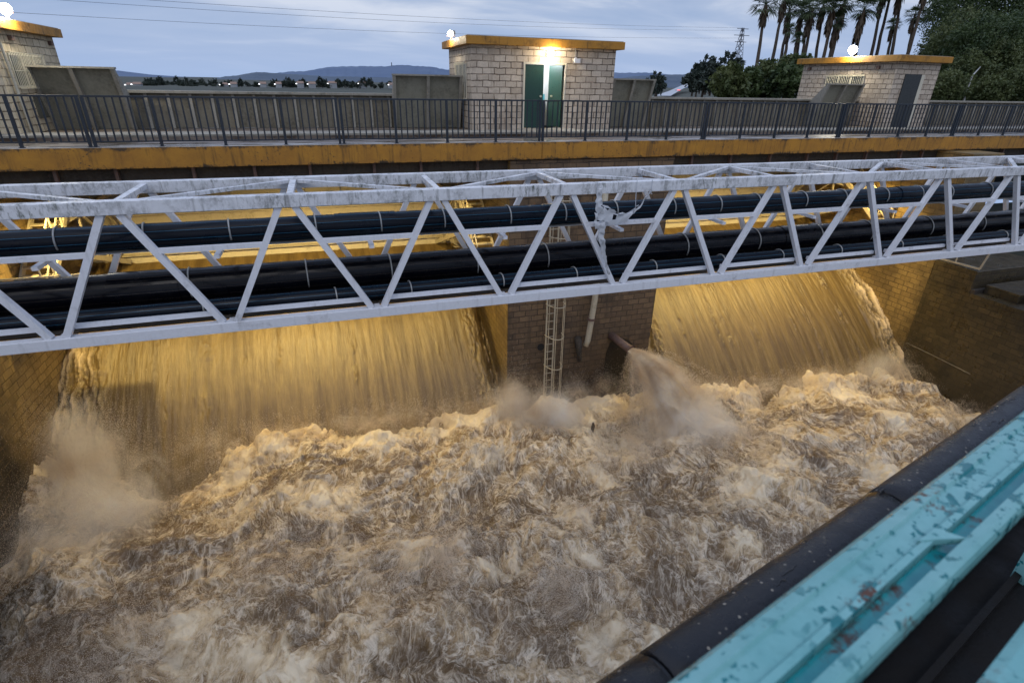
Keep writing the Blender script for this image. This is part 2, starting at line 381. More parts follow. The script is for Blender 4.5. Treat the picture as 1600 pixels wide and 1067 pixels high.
# central pier
pr = thing('pier', 'dark block masonry pier between the two water sheets', 'pier', (7.7, PY, -11))
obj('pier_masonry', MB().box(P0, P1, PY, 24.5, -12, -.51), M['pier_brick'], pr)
sf = MB().box(P0-.012, P0-.002, PY+.02, 24.4, -12, -.52)
obj('lit_side_face', sf, M['wall_brick'], pr)  # brighter ochre skin paints lamplight onto this side of the pier
for cx, cz, r in ((6.19, -6.6, .13),):
    h = MB(); h.tube([(cx, PY-.012, cz), (cx, PY-.002, cz)], r, 20); obj('drain_hole', h, M['rubber'], pr)
for a, b, zt in ((8.72, 9.42, -6.72),):
    h = MB(); pts = [(8.55,-12),(8.68,-8.6),(8.72,-7.2),(8.86,-6.75),(9.15,-6.62),(9.55,-6.75),(9.9,-7.1),(10.1,-7.8),(10.2,-9),(10.2,-12)]
    k = len(pts); h.add([(x, PY-.014, z) for x, z in pts]+[(x, PY-.004, z) for x, z in pts], [tuple(range(k)), tuple(range(k, 2*k))[::-1]]+[(i,(i+1)%k,(i+1)%k+k,i+k) for i in range(k)])
    obj('recess_shade', h, M['recess'], pr)  # flat near-black shape paints the shade of the arched recess
# side walls
wl = thing('side_wall', 'yellow lit block retaining wall beside the first water sheet', 'wall', (XL, 10, -11))
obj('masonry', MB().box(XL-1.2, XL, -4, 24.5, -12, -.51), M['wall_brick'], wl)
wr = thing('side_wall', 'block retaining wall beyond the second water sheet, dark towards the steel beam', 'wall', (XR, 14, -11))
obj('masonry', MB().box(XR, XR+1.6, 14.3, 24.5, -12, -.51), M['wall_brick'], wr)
obj('lower_wall', MB().box(XR-.012, XR+3.2, -4, 14.3, -12, -5.25), M['wall_shaded'], wr)
obj('ledge', MB().box(XR-.004, XR+4, 12.72, 14.29, -5.25, -4.42).box(XR+.45, XR+4, 11.4, 12.55, -5.25, -4.9).box(XR+1.0, XR+5, 6, 11.3, -5.25, -4.35), M['wall_shaded'], wr, bevel=.02)
for y in (12.6,):
    obj('slot', MB().box(XR+.0, XR+4, 12.56, 12.71, -5.25, -5.1), M['soffit'], wr)
c = MB(); c.tube([(XR-.03, 14.2,-8.0), (XR-.03, 13.2,-8.03), (XR-.03, 11.6,-8.1)], .009, 6)
obj('seam', c, M['concrete'], wr)
# handrail frame on the ledge
fr = thing('steel_frame', 'pale steel handrail frame lying along the ledge of the dark wall', 'handrail', (XR+.1, 13.5, -4.4))
for a, b, w in (((XR+.05,14.25,-4.36),(XR+.05,12.72,-4.33),.06), ((XR+.05,12.72,-4.33),(XR+.05,12.6,-3.66),.05), ((XR+.05,14.2,-3.72),(XR+.05,12.6,-3.66),.035), ((XR+.05,13.6,-4.36),(XR+.05,13.6,-3.7),.035)):
    obj('frame_bar', MB().bar(a, b, w, w), M['steel'], fr)
hp = thing('walkway_grating', 'glistening wet steel grating beside the dark wall ledge', 'grating', (XR+1.6, 11, -4.2))
gm = MB()
for k in range(16): gm.bar((XR+.95+k*.12, 9.2, -4.27), (XR+.95+k*.12, 11.4, -4.27), .03, .05)
for k in range(10): gm.bar((XR+.9, 9.2+k*.24, -4.255), (XR+2.8, 9.2+k*.24, -4.255), .02, .04)
obj('grid', gm, M['grey_metal'], hp); obj('edge_angle', MB().bar((XR+.9,9.1,-4.26),(XR+.9,11.45,-4.26),.05,.08), M['grey_metal'], hp)
sc = MB(); sc.box(-60, 60, 20.8, 21.9, -12, -4.6)
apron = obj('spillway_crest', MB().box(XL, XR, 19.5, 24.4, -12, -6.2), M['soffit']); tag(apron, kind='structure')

# ------------------------------------------------------------------ parapet wall + hatches
pw = thing('parapet_wall', 'long grey ribbed concrete parapet along the back of the walkway', 'wall', (7, 21, 0))
m = MB(); m.box(-40, 60, 21.1, 21.3, 0, 1.02); obj('wall_panel', m, M['concrete_dark'], pw)
obj('coping', MB().box(-40, 60, 20.93, 21.36, 1.02, 1.10), M['concrete'], pw, bevel=.01)
ri = MB()
for k in range(110):
    x = -12 + k*.62; ri.add([(x,20.96,0),(x+.09,20.96,0),(x+.09,21.1,0),(x,21.1,0),(x,21.03,1.02),(x+.09,21.03,1.02),(x+.09,21.1,1.02),(x,21.1,1.02)],
                            [(3,2,1,0),(4,5,6,7),(0,1,5,4),(1,2,6,5),(2,3,7,6),(3,0,4,7)])
o = obj('rib', ri, M['concrete'], pw); tag(o, kind='stuff')
def hatch(x0, x1, label, z1=1.66, lean=.62, skew=0.0, cells=2):
    t = thing('stop_gate_cover', label, 'hatch', ((x0+x1)/2, 20.8, 0), 'raised covers beside the huts')
    def P(x, u, dy=0): return (x+skew*u, 20.85-lean*u+dy, z1*u)
    m = MB(); th = .05
    m.add([P(x0,0),P(x1,0),P(x1,1),P(x0,1),P(x0,0,th),P(x1,0,th),P(x1,1,th),P(x0,1,th)], [(0,1,2,3),(7,6,5,4),(0,4,5,1),(1,5,6,2),(2,6,7,3),(3,7,4,0)])
    obj('panel', m, M['hatch_grey'], t)
    xs = [x0+(x1-x0)*i/cells for i in range(cells+1)]
    for x in xs:
        w = .05; q = MB(); d = -.16
        q.add([P(x-w,0),P(x+w,0),P(x+w,1),P(x-w,1),P(x-w,0,d),P(x+w,0,d),P(x+w,1,d),P(x-w,1,d)], [(3,2,1,0),(4,5,6,7),(0,1,5,4),(1,2,6,5),(2,3,7,6),(3,0,4,7)])
        obj('rib', q, M['concrete'], t)
    q = MB(); q.box(x0-.06+skew, x1+.06+skew, 20.85-lean-.17, 20.85-lean+.06, z1, z1+.05); obj('top_lip', q, M['concrete'], t)
    for sx in (x0, x1):
        q = MB(); q.add([P(sx-.03,0),P(sx-.03,1),(sx-.03+skew*.3,20.95,1.0),P(sx+.03,0),P(sx+.03,1),(sx+.03+skew*.3,20.95,1.0)], [(0,1,2),(5,4,3),(0,3,4,1),(1,4,5,2),(2,5,3,0)])
        obj('side_plate', q, M['concrete'], t)
hatch(-7.6, -5.55, 'tilted ribbed cover beside the hut whose roof floodlight is cut by the frame edge', 1.66, .7)
hatch(2.45, 4.72, 'tilted ribbed cover with two pale panels against the left of the lit door hut', 1.66, .55)
hatch(10.6, 12.3, 'tilted ribbed cover just right of the hut with the open green door', 1.68, .55)
hatch(20.8, 22.7, 'tilted ribbed cover below the barred window of the hut near the palms', 1.68, .62)

# ------------------------------------------------------------------ huts
def roof_hut(t, x0, x1, y0, y1, zt, mat, ov=.22, fas=.24, hole=None):
    obj('wall', hole if hole else MB().box(x0, x1, y0, y1, 0, zt), mat, t)
    r = MB(); r.box(x0-ov, x1+ov, y0-ov, y1+ov, zt+.002, zt+fas)
    rf = obj('roof', r, M['ochre'], t, bevel=.01)
    obj('roof_gravel', MB().box(x0-ov+.05, x1+ov-.05, y0-ov+.05, y1+ov-.05, zt+fas, zt+fas+.02), M['concrete'], rf)
def walls_with_door(x0, x1, y0, y1, zt, dx0, dx1, dz, th=.2):
    m = MB(); m.box(x0, dx0, y0, y0+th, 0, zt); m.box(dx1, x1, y0, y0+th, 0, zt); m.box(dx0, dx1, y0, y0+th, dz, zt)
    m.box(x0, x0+th, y0+th, y1, 0, zt); m.box(x1-th, x1, y0+th, y1, 0, zt); m.box(x0+th, x1-th, y1-th, y1, 0, zt); return m
def window(t, X, y0, y1, z0, z1, side, bars=14, panes=3):
    """barred window on a face x = X looking towards side (+1/-1)"""
    e = .03*side
    f = MB()
    for a, b, c, d in ((y0,y1,z1-.05,z1),(y0,y1,z0,z0+.05),(y0,y0+.05,z0+.05,z1-.05),(y1-.05,y1,z0+.05,z1-.05)):
        f.box(min(X,X+e), max(X,X+e), a, b, c, d)
    for k in range(1, panes):
        y = y0+(y1-y0)*k/panes; f.box(min(X,X+e), max(X,X+e), y-.03, y+.03, z0+.05, z1-.05)
    w = obj('window', f, M['cream'], t)
    g = MB().box(min(X,X+e*.3), max(X,X+e*.3), y0+.05, y1-.05, z0+.05, z1-.05); obj('pane', g, M['glass'], w)
    b = MB()
    for k in range(bars):
        y = y0+(y1-y0)*(k+.5)/bars; b.bar((X+e*2.2, y, z0-.03), (X+e*2.2, y, z1+.03), .014, .014)
    for z in (z0-.02, (z0+z1)/2, z1+.02): b.bar((X+e*2.2, y0, z), (X+e*2.2, y1, z), .016, .016)
    obj('window_bars', b, M['cream'], w)

HZ = 2.62
hc = thing('brick_hut', 'whitewashed block hut with an open green door under a bright lamp', 'hut', (7.55, 21, 0), 'block huts on the dam walkway')
roof_hut(hc, 4.92, 10.2, 19.5, 23.0, HZ, M['hut_brick'], hole=walls_with_door(4.92, 10.2, 19.5, 23.0, HZ, 6.80, 8.26, 2.1))
f = MB().box(6.74, 6.80, 19.47, 19.6, .06, 2.16).box(8.26, 8.32, 19.47, 19.6, .06, 2.16).box(6.80, 8.26, 19.47, 19.6, 2.1, 2.16)
fr = obj('door_frame', f, M['cream'], hc)
d1 = obj('door', MB().box(6.80, 7.50, 19.52, 19.56, .07, 2.09), M['door'], hc); obj('handle', MB().tube([(7.40,19.46,1.1),(7.40,19.52,1.1)], .035, 10), M['cream'], d1)
a = math.radians(62); m = MB(); m.bar((8.24, 19.60, 1.08), (8.24-.27, 19.60+.58, 1.08), .04, 2.0); d2 = obj('door', m, M['door'], hc); tag(d2, 'green door leaf standing ajar')
obj('handle', MB().tube([(8.02,19.98,1.1),(7.96,19.96,1.1)], .03, 10), M['cream'], d2)
obj('inner_wall', MB().box(5.2, 10.0, 20.9, 20.95, .05, 2.5), M['room'], hc)
obj('control_cabinet', MB().box(7.45, 7.95, 20.5, 20.85, .05, 1.15).box(7.5, 7.9, 20.46, 20.5, .2, 1.0), M['cyan_box'], hc)
obj('wall_conduit', MB().tube([(7.66,20.86,1.2),(7.66,20.86,2.4)], .03, 8), M['grey_metal'], hc)
window(hc, 4.92, 20.2, 21.8, .95, 2.1, -1)
obj('doorstep', MB().box(6.5, 8.6, 19.02, 19.48, .0, .06), M['concrete'], hc, bevel=.01)

hl = thing('brick_hut', 'cream block hut with barred window, cut by the frame edge', 'hut', (-10.2, 21, 0), 'block huts on the dam walkway')
roof_hut(hl, -12.9, -7.62, 18.6, 22.55, HZ-.1, M['hut_brick_yellow'], fas=.24)
window(hl, -7.62, 19.25, 21.3, 1.15, 1.98, 1, 22)
obj('vent_grille', MB().box(-7.62, -7.59, 19.9, 21.2, .35, .95), M['glass'], hl)
obj('drain_pipe', MB().tube([(-7.56,18.95,2.2),(-7.56,19.05,.1)], .035, 8), M['cream'], hl)
for y in (19.6, 22.1): obj('wall_block', MB().box(-7.62, -7.52, y, y+.14, 2.28, 2.4), M['rust'], hl)

hr = thing('brick_hut', 'pale block hut with a dark grey door, beside the palms', 'hut', (24.9, 22, 0), 'block huts on the dam walkway')
roof_hut(hr, 23.62, 26.15, 19.5, 24.7, HZ, M['hut_brick'], ov=.26)
window(hr, 23.62, 20.95, 23.1, 1.2, 2.1, -1, 22)
obj('door', MB().box(24.2, 25.15, 19.46, 19.5, .02, 2.15), M['door2'], hr); obj('door_frame', MB().box(25.15, 25.35, 19.47, 19.5, .02, 2.15), M['cream'], hr)
for y in (20.3, 24.2): obj('wall_block', MB().box(23.52, 23.62, y, y+.14, 2.35, 2.48), M['rust'], hr)

# lamps: floodlights with real lights
def add_light(kind, loc, energy, colour, size=.15, target=None, cone=150, blend=.6, nm='lamp_light', parent=None):
    l = bpy.data.lights.new(nm, kind); l.energy = energy; l.color = colour
    if kind in ('POINT', 'SPOT'): l.shadow_soft_size = size
    if kind == 'SPOT': l.spot_size = math.radians(cone); l.spot_blend = blend
    o = bpy.data.objects.new(nm, l); col.objects.link(o); o.location = loc
    if target is not None: o.rotation_euler = (Vector(target)-Vector(loc)).to_track_quat('-Z', 'Y').to_euler()
    return o
def floodlight(loc, label, aim, e, c=(1,.9,.68), sz=.26):
    t = thing('floodlight', label, 'floodlight', loc, 'floodlights on the huts')
    x, y, z = loc; d = Vector(aim).normalized()
    obj('bracket', MB().box(x-.03, x+.03, y-.03, y+.03, z-.25, z-.05).bar((x-.15,y,z-.08),(x+.15,y,z-.08),.04,.03), M['rust'], t)
    obj('lamp_housing', MB().bar(Vector(loc)-d*.14, Vector(loc)-d*.0, sz*.9, sz*.7), M['grey_metal'], t)
    q = MB(); q.tube([Vector(loc)+d*e for e in (.002,.04,.08,.12,.14)], [sz*.5,sz*.53,sz*.46,sz*.28,.02], 32); obj('lamp_glass', q, M['lamp_white'], t, smooth=True)
    add_light('POINT', Vector(loc)+d*.3, e, c, .12)
floodlight((-7.45, 19.55, 3.0), 'lit floodlight on the roof edge of the hut cut by the frame', (.75,-.6,-.35), 130)
floodlight((4.72, 21.6, 3.05), 'lit floodlight on the rear roof corner of the hut with the green door', (-.8,-.5,-.3), 60, sz=.18)
floodlight((23.36, 21.75, 3.15), 'dazzling floodlight on the roof of the hut near the palms', (-.8,-.6,-.25), 220, sz=.34)
t = thing('wall_lamp', 'bright bulkhead lamp over the open green door', 'lamp', (7.68, 19.4, 2.42))
obj('lamp_base', MB().box(7.56, 7.80, 19.43, 19.5, 2.34, 2.5), M['grey_metal'], t)
q = MB(); q.tube([(7.68,19.44,2.42),(7.68,19.38,2.42),(7.68,19.34,2.42)], [.10,.10,.05], 14); obj('lamp_glass', q, M['lamp_white'], t)
add_light('POINT', (7.68, 19.15, 2.42), 55, (1,.82,.55), .08)
add_light('POINT', (7.3, 20.1, 2.3), 170, (.9,.96,1), .15)
obj('wall_conduit', MB().tube([(8.62,19.47,2.34),(8.62,19.47,2.6)], .014, 6).tube([(7.68,19.47,2.5),(7.68,19.47,2.6)], .014, 6), M['grey_metal'], hc)
t = thing('security_camera', 'small white camera box on the wall right of the lit door', 'camera', (8.62, 19.4, 2.28))
obj('camera_housing', MB().box(8.52, 8.74, 19.28, 19.4, 2.16, 2.3), M['camera_case'], t, bevel=.01); obj('camera_arm', MB().box(8.6, 8.66, 19.4, 19.5, 2.24, 2.34), M['camera_case'], t)

# ------------------------------------------------------------------ deck railing, in sections
POST = 1.375
def railing(x0, nb, label):
    t = thing('railing', label, 'railing', (x0, 15.5, 0), 'railing sections along the walkway'); Y = 15.47; L = nb*POST
    obj('top_rail', MB().box(x0+.01, x0+L-.03, Y-.03, Y+.03, 1.05, 1.09), M['rail'], t)
    obj('bottom_rail', MB().box(x0+.03, x0+L-.05, Y-.015, Y+.015, .10, .13), M['rail'], t)
    for k in range(nb+1):
        x = x0+k*POST + (.03 if k == 0 else (-.07 if k == nb else 0)); obj('post', MB().box(x-.03, x+.03, Y-.03, Y+.03, .0, 1.05), M['rail'], t)
        obj('base_plate', MB().box(x-.05, x+.05, Y-.05, Y+.05, .0, .012), M['rail'], t)
    m = []
    for k in range(nb):
        n = 9
        for j in range(1, n):
            x = x0+k*POST+POST*j/n; obj('baluster', MB().box(x-.0155, x+.0155, Y-.015, Y+.015, .13, 1.05), M['rail'], t)
x = 5.95 - 4*POST*3; i = 0
labs = ['blue grey railing section below the frame-cut cream hut', 'blue grey railing section over the pale concrete parapet left of the tilted cover', 'blue grey railing section ending below the open green door',
        'blue grey railing section starting at the paired posts under the green door', 'blue grey railing section in front of the plain parapet right of the door hut', 'blue grey railing section approaching the hut with the grey door',
        'blue grey railing section in front of the tilted cover by the grey door hut', 'blue grey railing section in front of the grey door hut', 'blue grey railing section just past the grey door hut', 'blue grey railing section at the tree-covered bank end']
for k in range(10): railing(x+k*4*POST, 4, labs[k])

# ------------------------------------------------------------------ pipe bridge (white box truss)
TP = 2.065; TY0, TY1 = 8.0, 9.5; ZT, ZB = .015, -1.72
tb = thing('truss_bridge', 'white steel box truss carrying black pipes across the spillway', 'bridge', (4.5, 8.75, -1.8))
XA, XB = -9.9, 23.2
obj('top_chord', MB().bar((XA,TY0,ZT),(XB,TY0,ZT),.15,.17), M['white_moss'], tb, bevel=.008)
o = obj('top_chord', MB().bar((XA,TY1,ZT),(XB,TY1,ZT),.15,.17), M['white_moss'], tb, bevel=.008); tag(o, 'mossy far top chord')
obj('bottom_chord', MB().bar((XA,TY0,ZB),(XB,TY0,ZB),.14,.15), M['white'], tb, bevel=.008)
obj('bottom_chord', MB().bar((XA,TY1,ZB),(XB,TY1,ZB),.14,.15), M['white'], tb, bevel=.008)
def bn(k): return -3.65+TP*k      # bottom node pairs (centre)
def tn(k): return -2.66+TP*k
for Y, ph in ((TY0, 0), (TY1, 0)):
    for k in range(-3, 13):
        xb, xt, xb2 = bn(k), tn(k), bn(k+1)
        w = .085 if Y == TY0 else .08
        obj('diagonal', MB().bar((xb+.09, Y, ZB+.073), (xt-.10, Y, ZT-.083), w, w, (0,1,0)), M['white'], tb)
        obj('diagonal', MB().bar((xt+.10, Y, ZT-.083), (xb2-.09, Y, ZB+.073), w, w, (0,1,0)), M['white'], tb)
# middle rail (broken at the diagonals) and lower pipe rail
for k in range(-3, 13):
    xb, xt, xb2 = bn(k), tn(k), bn(k+1)
    fz = (-.56-ZB)/(ZT-ZB)
    o = obj('middle_rail', MB().box(xb2-(xb2-xt)*fz+.03, tn(k+1)-(tn(k+1)-xb2)*(1-fz)-.03, TY0-.03, TY0+.03, -.60, -.54) if False else MB().bar((xt+(xb2-xt)*(1-fz)+.0, TY0, -.57), (xb2+(tn(k+1)-xb2)*fz-.0, TY0, -.57), .05, .07), M['white'], tb)
    obj('lower_rail', MB().bar((xb+.17, TY0+.12, ZB+.17), (xb2-.17, TY0+.12, ZB+.17), .06, .06), M['white'], tb)
    # cross members carrying the pipes
    obj('cross_member', MB().bar((xb2, TY0+.03, -.71), (xb2, TY1-.03, -.71), .07, .05), M['white'], tb)
    obj('cross_member', MB().bar((xb2, TY0+.07, ZB), (xb2, TY1-.07, ZB), .08, .10), M['white'], tb)
    obj('top_strut', MB().bar((xt+.05, TY0+.07, ZT+.02), (xt+.05, TY1-.07, ZT+.02), .09, .07), M['white_moss'], tb)
    if k % 2 == 1:
        obj('top_brace', MB().bar((xt+.12, TY1-.08, ZT+.03), (tn(k+1)-.02, TY0+.08, ZT+.03), .08, .05), M['white_moss'], tb)
        obj('top_brace', MB().bar((xt-.02, TY1-.08, ZT+.03), (tn(k-1)+.12, TY0+.08, ZT+.03), .08, .05), M['white_moss'], tb)
obj('pipe_tray', MB().box(XA, XB, 8.42, 8.82, -.684, -.676), M['grey_metal'], tb)
obj('pipe_tray', MB().box(XA, XB, 8.2, 9.2, -1.69, -1.67), M['soffit'], tb)

def pipe(name, Y, Z, r, mat, label, bands, jx):
    t = thing(name, label, 'pipe', (2, Y, Z-r), 'black pipes lying in the white truss')
    obj('pipe_wall', MB().tube([(x, Y, Z) for x in np.linspace(XA, XB, 30)], r, 40), mat, t, smooth=True, origin=(2, Y, Z))
    for x in jx: obj('coupling', MB().tube([(x-.0, Y, Z), (x+.9, Y, Z)], r+.012, 40), mat, t, smooth=False, origin=(2, Y, Z))
    for x in bands:
        s = MB(); pts = [(x+.05*math.sin(a*.5), Y+(r+.010)*math.cos(a), Z+(r+.010)*math.sin(a)) for a in np.linspace(PI*.0, PI*1.15, 22)]
        s.tube(pts, .012, 6); obj('strap', s, M['grey_metal'], t, smooth=True)
    return t
pipe('pipe', 8.60, -.505, .17, M['pipe_blue'], 'upper black pipe with thin blue lines, on the high tray of the truss', [bn(0)-.8+k*1.02+random.uniform(-.15,.15) for k in range(-2, 22)], (0.0, 11.4))
pipe('pipe', 8.88, -1.345, .25, M['pipe_black'], 'thickest black pipe, lying low behind the thin one in the truss', [-2.2, -.55, .75, 2.2, 3.5, 4.55, 6.4, 8.1, 9.7, 11.1, 12.9, 14.6, 16.2], (-3.2, 8.8))
pipe('pipe', 8.38, -1.545, .12, M['pipe_blue'], 'thinnest black pipe, in front of the thickest one in the truss', [-2.0, -.15, 1.0, 2.55, 3.9, 5.5, 7.0, 8.4, 9.9, 11.6, 13.1, 14.9], ())
# torn plastic on the truss
t = thing('plastic_rag', 'torn pale plastic sheeting snagged on the white truss', 'plastic', (4.1, 7.9, -.1))
def rag(pts, w0, w1, seed, dz=.0):
    m = MB(); R = random.Random(seed); n = len(pts)
    P = [Vector(p) for p in pts]; k = 18; vs = []; fs = []
    for i in range(k+1):
        u = i/k*(n-1); a = min(int(u), n-2); p = P[a].lerp(P[a+1], u-a); w = w0+(w1-w0)*i/k
        for j in range(5):
            q = j/4-.5; vs.append(p+Vector((w*q*(.7 if dz else 1)+R.uniform(-.012,.012), R.uniform(-.03,.03), -w*abs(q)*1.1*dz+w*q*dz*1.4+R.uniform(-.02,.02))))
    for i in range(k):
        for j in range(4):
            if R.random() < .93: fs.append((i*5+j, i*5+j+1, (i+1)*5+j+1, (i+1)*5+j))
    return m.add(vs, fs)
obj('hanging_strip', rag([(4.05,7.90,.02),(4.07,7.88,-.3),(4.12,7.87,-.62)], .08, .20, 3), M['plastic'], t, smooth=True)
obj('hanging_strip', rag([(4.12,7.87,-.62),(4.2,7.86,-1.0),(4.36,7.87,-1.42)], .12, .03, 5), M['plastic'], t, smooth=True)
obj('draped_strip', rag([(4.1,7.88,-.25),(4.35,7.85,-.40),(4.62,7.85,-.38),(4.85,7.86,-.2),(5.0,7.9,-.02)], .16, .05, 8, 1), M['plastic'], t, smooth=True)
for xx in (4.02, 4.72, 5.0):
    obj('tie_cord', MB().tube([(xx,7.905,.12),(xx,7.895,-.1),(xx+.02,8.0-.11,-.35 if xx<4.9 else -.1)], .006, 6), M['plastic'], t)

# ------------------------------------------------------------------ ladder, pipes on pier
t = thing('caged_ladder', 'pale steel caged ladder going down the dark pier', 'ladder', (6.62, 15.1, -9))
LX0, LX1, LY = 6.24, 6.52, 15.22
for xx in (LX0, LX1):
    obj('stile', MB().bar((xx, LY, -1.2), (xx+.08, LY, -8.9), .035, .045, (1,0,0)), M['steel'], t)
for k in range(27):
    z = -1.4-k*.28; obj('rung', MB().tube([(LX0-z*.009,LY,z),(LX1-z*.009,LY,z)], .013, 6), M['steel'], t)
cx = 6.50; 
for k in range(7):
    z = -1.6-k*1.12
    pts = [(cx-z*.009 + .30*math.cos(a), LY-.02-.50*math.sin(a), z+.02*math.sin(a)) for a in np.linspace(PI*1.02, -.02*PI, 14)]
    obj('hoop', MB().tube(pts, .016, 6), M['steel'], t)
for a in (PI*.86, PI*.62, PI*.38, PI*.14):
    obj('cage_bar', MB().tube([(cx+.02+.30*math.cos(a), LY-.02-.50*math.sin(a), -1.5), (cx+.07+.30*math.cos(a), LY-.02-.50*math.sin(a), -8.9)], .012, 6), M['steel'], t)
t = thing('drain_pipe', 'pale drain pipe hanging down the pier beside the ladder', 'pipe', (7.9, 15.1, -6.9))
obj('pipe_wall', MB().tube([(7.96,15.1,-1.2),(7.93,15.1,-4.9),(7.80,15.1,-6.42),(7.74,15.11,-6.62)], .10, 16), M['steel'], t, smooth=True)
obj('pipe_clamp', MB().tube([(7.945,15.1,-4.2),(7.945,15.1,-4.28)], .125, 16), M['rust'], t)
obj('pipe_clamp', MB().tube([(7.86,15.1,-5.6),(7.855,15.1,-5.68)], .125, 16), M['rust'], t)
t = thing('short_pipe', 'short dark bent pipe stub between drain pipe and jet', 'pipe', (7.65, 15.2, -7))
obj('pipe_wall', MB().tube([(7.52,15.36,-6.42),(7.5,15.2,-6.5),(7.55,15.18,-6.9),(7.6,15.2,-7.25)], [.13,.13,.09,.07], 14), M['soffit'], t, smooth=True)
t = thing('outlet_pipe', 'brown outlet pipe spouting muddy water from the pier', 'pipe', (8.9, 15.2, -6.6))
JA = Vector((8.86,15.36,-6.50)); JB = Vector((9.12,14.45,-6.66))
obj('pipe_wall', MB().tube([JA+(JA-JB)*.05, JB], .14, 20), M['rust'], t, smooth=True)
obj('flange', MB().tube([JB-(JB-JA)*.04, JB+(JB-JA)*.01], .165, 20), M['rust'], t)
# small fittings seen through the truss
t = thing('pipe_bracket', 'round lamp-like pipe fittings on the pier behind the truss', 'fitting', (10.2, 15.3, -4.2))
for xx in (9.95, 10.22): obj('fitting_ring', MB().tube([(xx,15.38,-3.9),(xx,15.28,-3.9)], .10, 16), M['rust'], t)

# ------------------------------------------------------------------ radial gates
def gate(x0, x1, label):
    t = thing('radial_gate', label, 'gate', ((x0+x1)/2, 20.6, -4.2), 'radial gates behind the water sheets')
    Yt, Zt, R = 16.6, -2.5, 4.6
    def arc(a, r=R): return (Yt+r*math.cos(a), Zt+r*math.sin(a))
    m = MB(); n = 12; vs = []; fs = []
    A = [math.radians(-26+46*i/n) for i in range(n+1)]
    for a in A:
        y, z = arc(a); vs += [(x0+.05, y, z), (x1-.05, y, z)]
    fs = [(2*i, 2*i+1, 2*i+3, 2*i+2) for i in range(n)]
    m.add(vs, fs); obj('skin_plate', m, M['steel'], t, smooth=True)
    for i in range(0, 8):
        a = math.radians(-25+i*5.6); y, z = arc(a, R-.08); obj('rib', MB().bar((x0+.05,y,z),(x1-.05,y,z),.14,.05,(0,0,1)), M['steel'], t)
    for xa in (x0+.35, x1-.35):
        xn = xa + (.9 if xa < (x0+x1)/2 else -.9)
        for a in (-22, -8, 8):
            y, z = arc(math.radians(a), R-.15); obj('arm', MB().bar((xa, Yt, Zt), (xn, y, z), .13, .16), M['steel'], t)
            y2, z2 = arc(math.radians(a), R*.55); 
        for r in (.35, .55, .75):
            y, z = arc(math.radians(-22), R*r); y2, z2 = arc(math.radians(8), R*r); xm = xa+(xn-xa)*r
            obj('arm_brace', MB().bar((xm,y,z),(xm,y2,z2),.06,.06), M['steel'], t)
        for r, r2 in ((.35,.55),(.55,.75),(.75,.95)):
            y, z = arc(math.radians(-22), R*r); y2, z2 = arc(math.radians(-8), R*r2); obj('arm_brace', MB().bar((xa+(xn-xa)*r,y,z),(xa+(xn-xa)*r2,y2,z2),.05,.05), M['steel'], t)
            y, z = arc(math.radians(8), R*r); y2, z2 = arc(math.radians(-8), R*r2); obj('arm_brace', MB().bar((xa+(xn-xa)*r,y,z),(xa+(xn-xa)*r2,y2,z2),.05,.05), M['steel'], t)
        obj('trunnion', MB().tube([(xa-.25,Yt,Zt),(xa+.25,Yt,Zt)], .2, 16), M['steel'], t)
    # lip handrail along the gate
    y, z = arc(math.radians(2), R-.45)
    hr_ = MB().bar((x0+.2,y,z+.45),(x1-.2,y,z+.45),.035,.035).bar((x0+.2,y,z+.2),(x1-.2,y,z+.2),.03,.03)
    for k in range(12): xx = x0+.3+(x1-x0-.6)*k/11; hr_.bar((xx,y,z-.1),(xx,y,z+.45),.03,.03)
    obj('handrail', hr_, M['steel'], t)
    obj('walk_plate', MB().box(x0+.2, x1-.2, y-.25, y+.25, z-.13, z-.1), M['steel'], t)
gate(XL, P0, 'pale radial gate glimpsed under the walkway behind the first water sheet')
gate(P1, XR, 'pale radial gate glimpsed under the walkway behind the second water sheet')
# access steps along side walls
def stairs(xw, sgn, y0, y1, z0, z1, label):
    t = thing('access_steps', label, 'stairs', (xw, y0, z0)); n = 12
    a = xw+.08*sgn; b = xw+.85*sgn
    for xx in (a, b): obj('stringer', MB().bar((xx,y0,z0),(xx,y1,z1),.05,.16), M['steel'], t)
    for k in range(n):
        u = (k+.5)/n; y = y0+(y1-y0)*u; z = z0+(z1-z0)*u
        obj('tread', MB().box(min(a,b), max(a,b), y-.11, y+.11, z-.015, z+.015), M['steel'], t)
    for hgt in (.5, 1.0): obj('hand_rail', MB().bar((b,y0,z0+hgt),(b,y1,z1+hgt),.035,.035), M['steel'], t)
    for k in range(5): u = k/4; y = y0+(y1-y0)*u; z = z0+(z1-z0)*u; obj('rail_post', MB().bar((b,y,z),(b,y,z+1.0),.035,.035), M['steel'], t)
stairs(XL, 1, 15.9, 18.6, -3.9, -1.8, 'steel access steps on the yellow lit side wall')
stairs(P0, -1, 16.0, 18.6, -4.1, -2.0, 'steel access steps on the lit side of the pier')
stairs(XR, -1, 15.9, 18.6, -3.9, -2.0, 'steel access steps at the far side wall')
t = thing('walkway_platform', 'pale steel service platform with handrails by the side wall', 'platform', (XL+1, 15.8, -4))
obj('floor_grating', MB().box(XL+.02, XL+1.9, 15.4, 16.4, -3.95, -3.9), M['steel'], t)
m = MB()
for z in (-3.4, -2.95): m.bar((XL+.05,15.4,z),(XL+1.9,15.4,z),.035,.035)
for k in range(5): m.bar((XL+.1+k*.45,15.4,-3.9),(XL+.1+k*.45,15.4,-2.95),.035,.035)
obj('guard_rail', m, M['steel'], t)

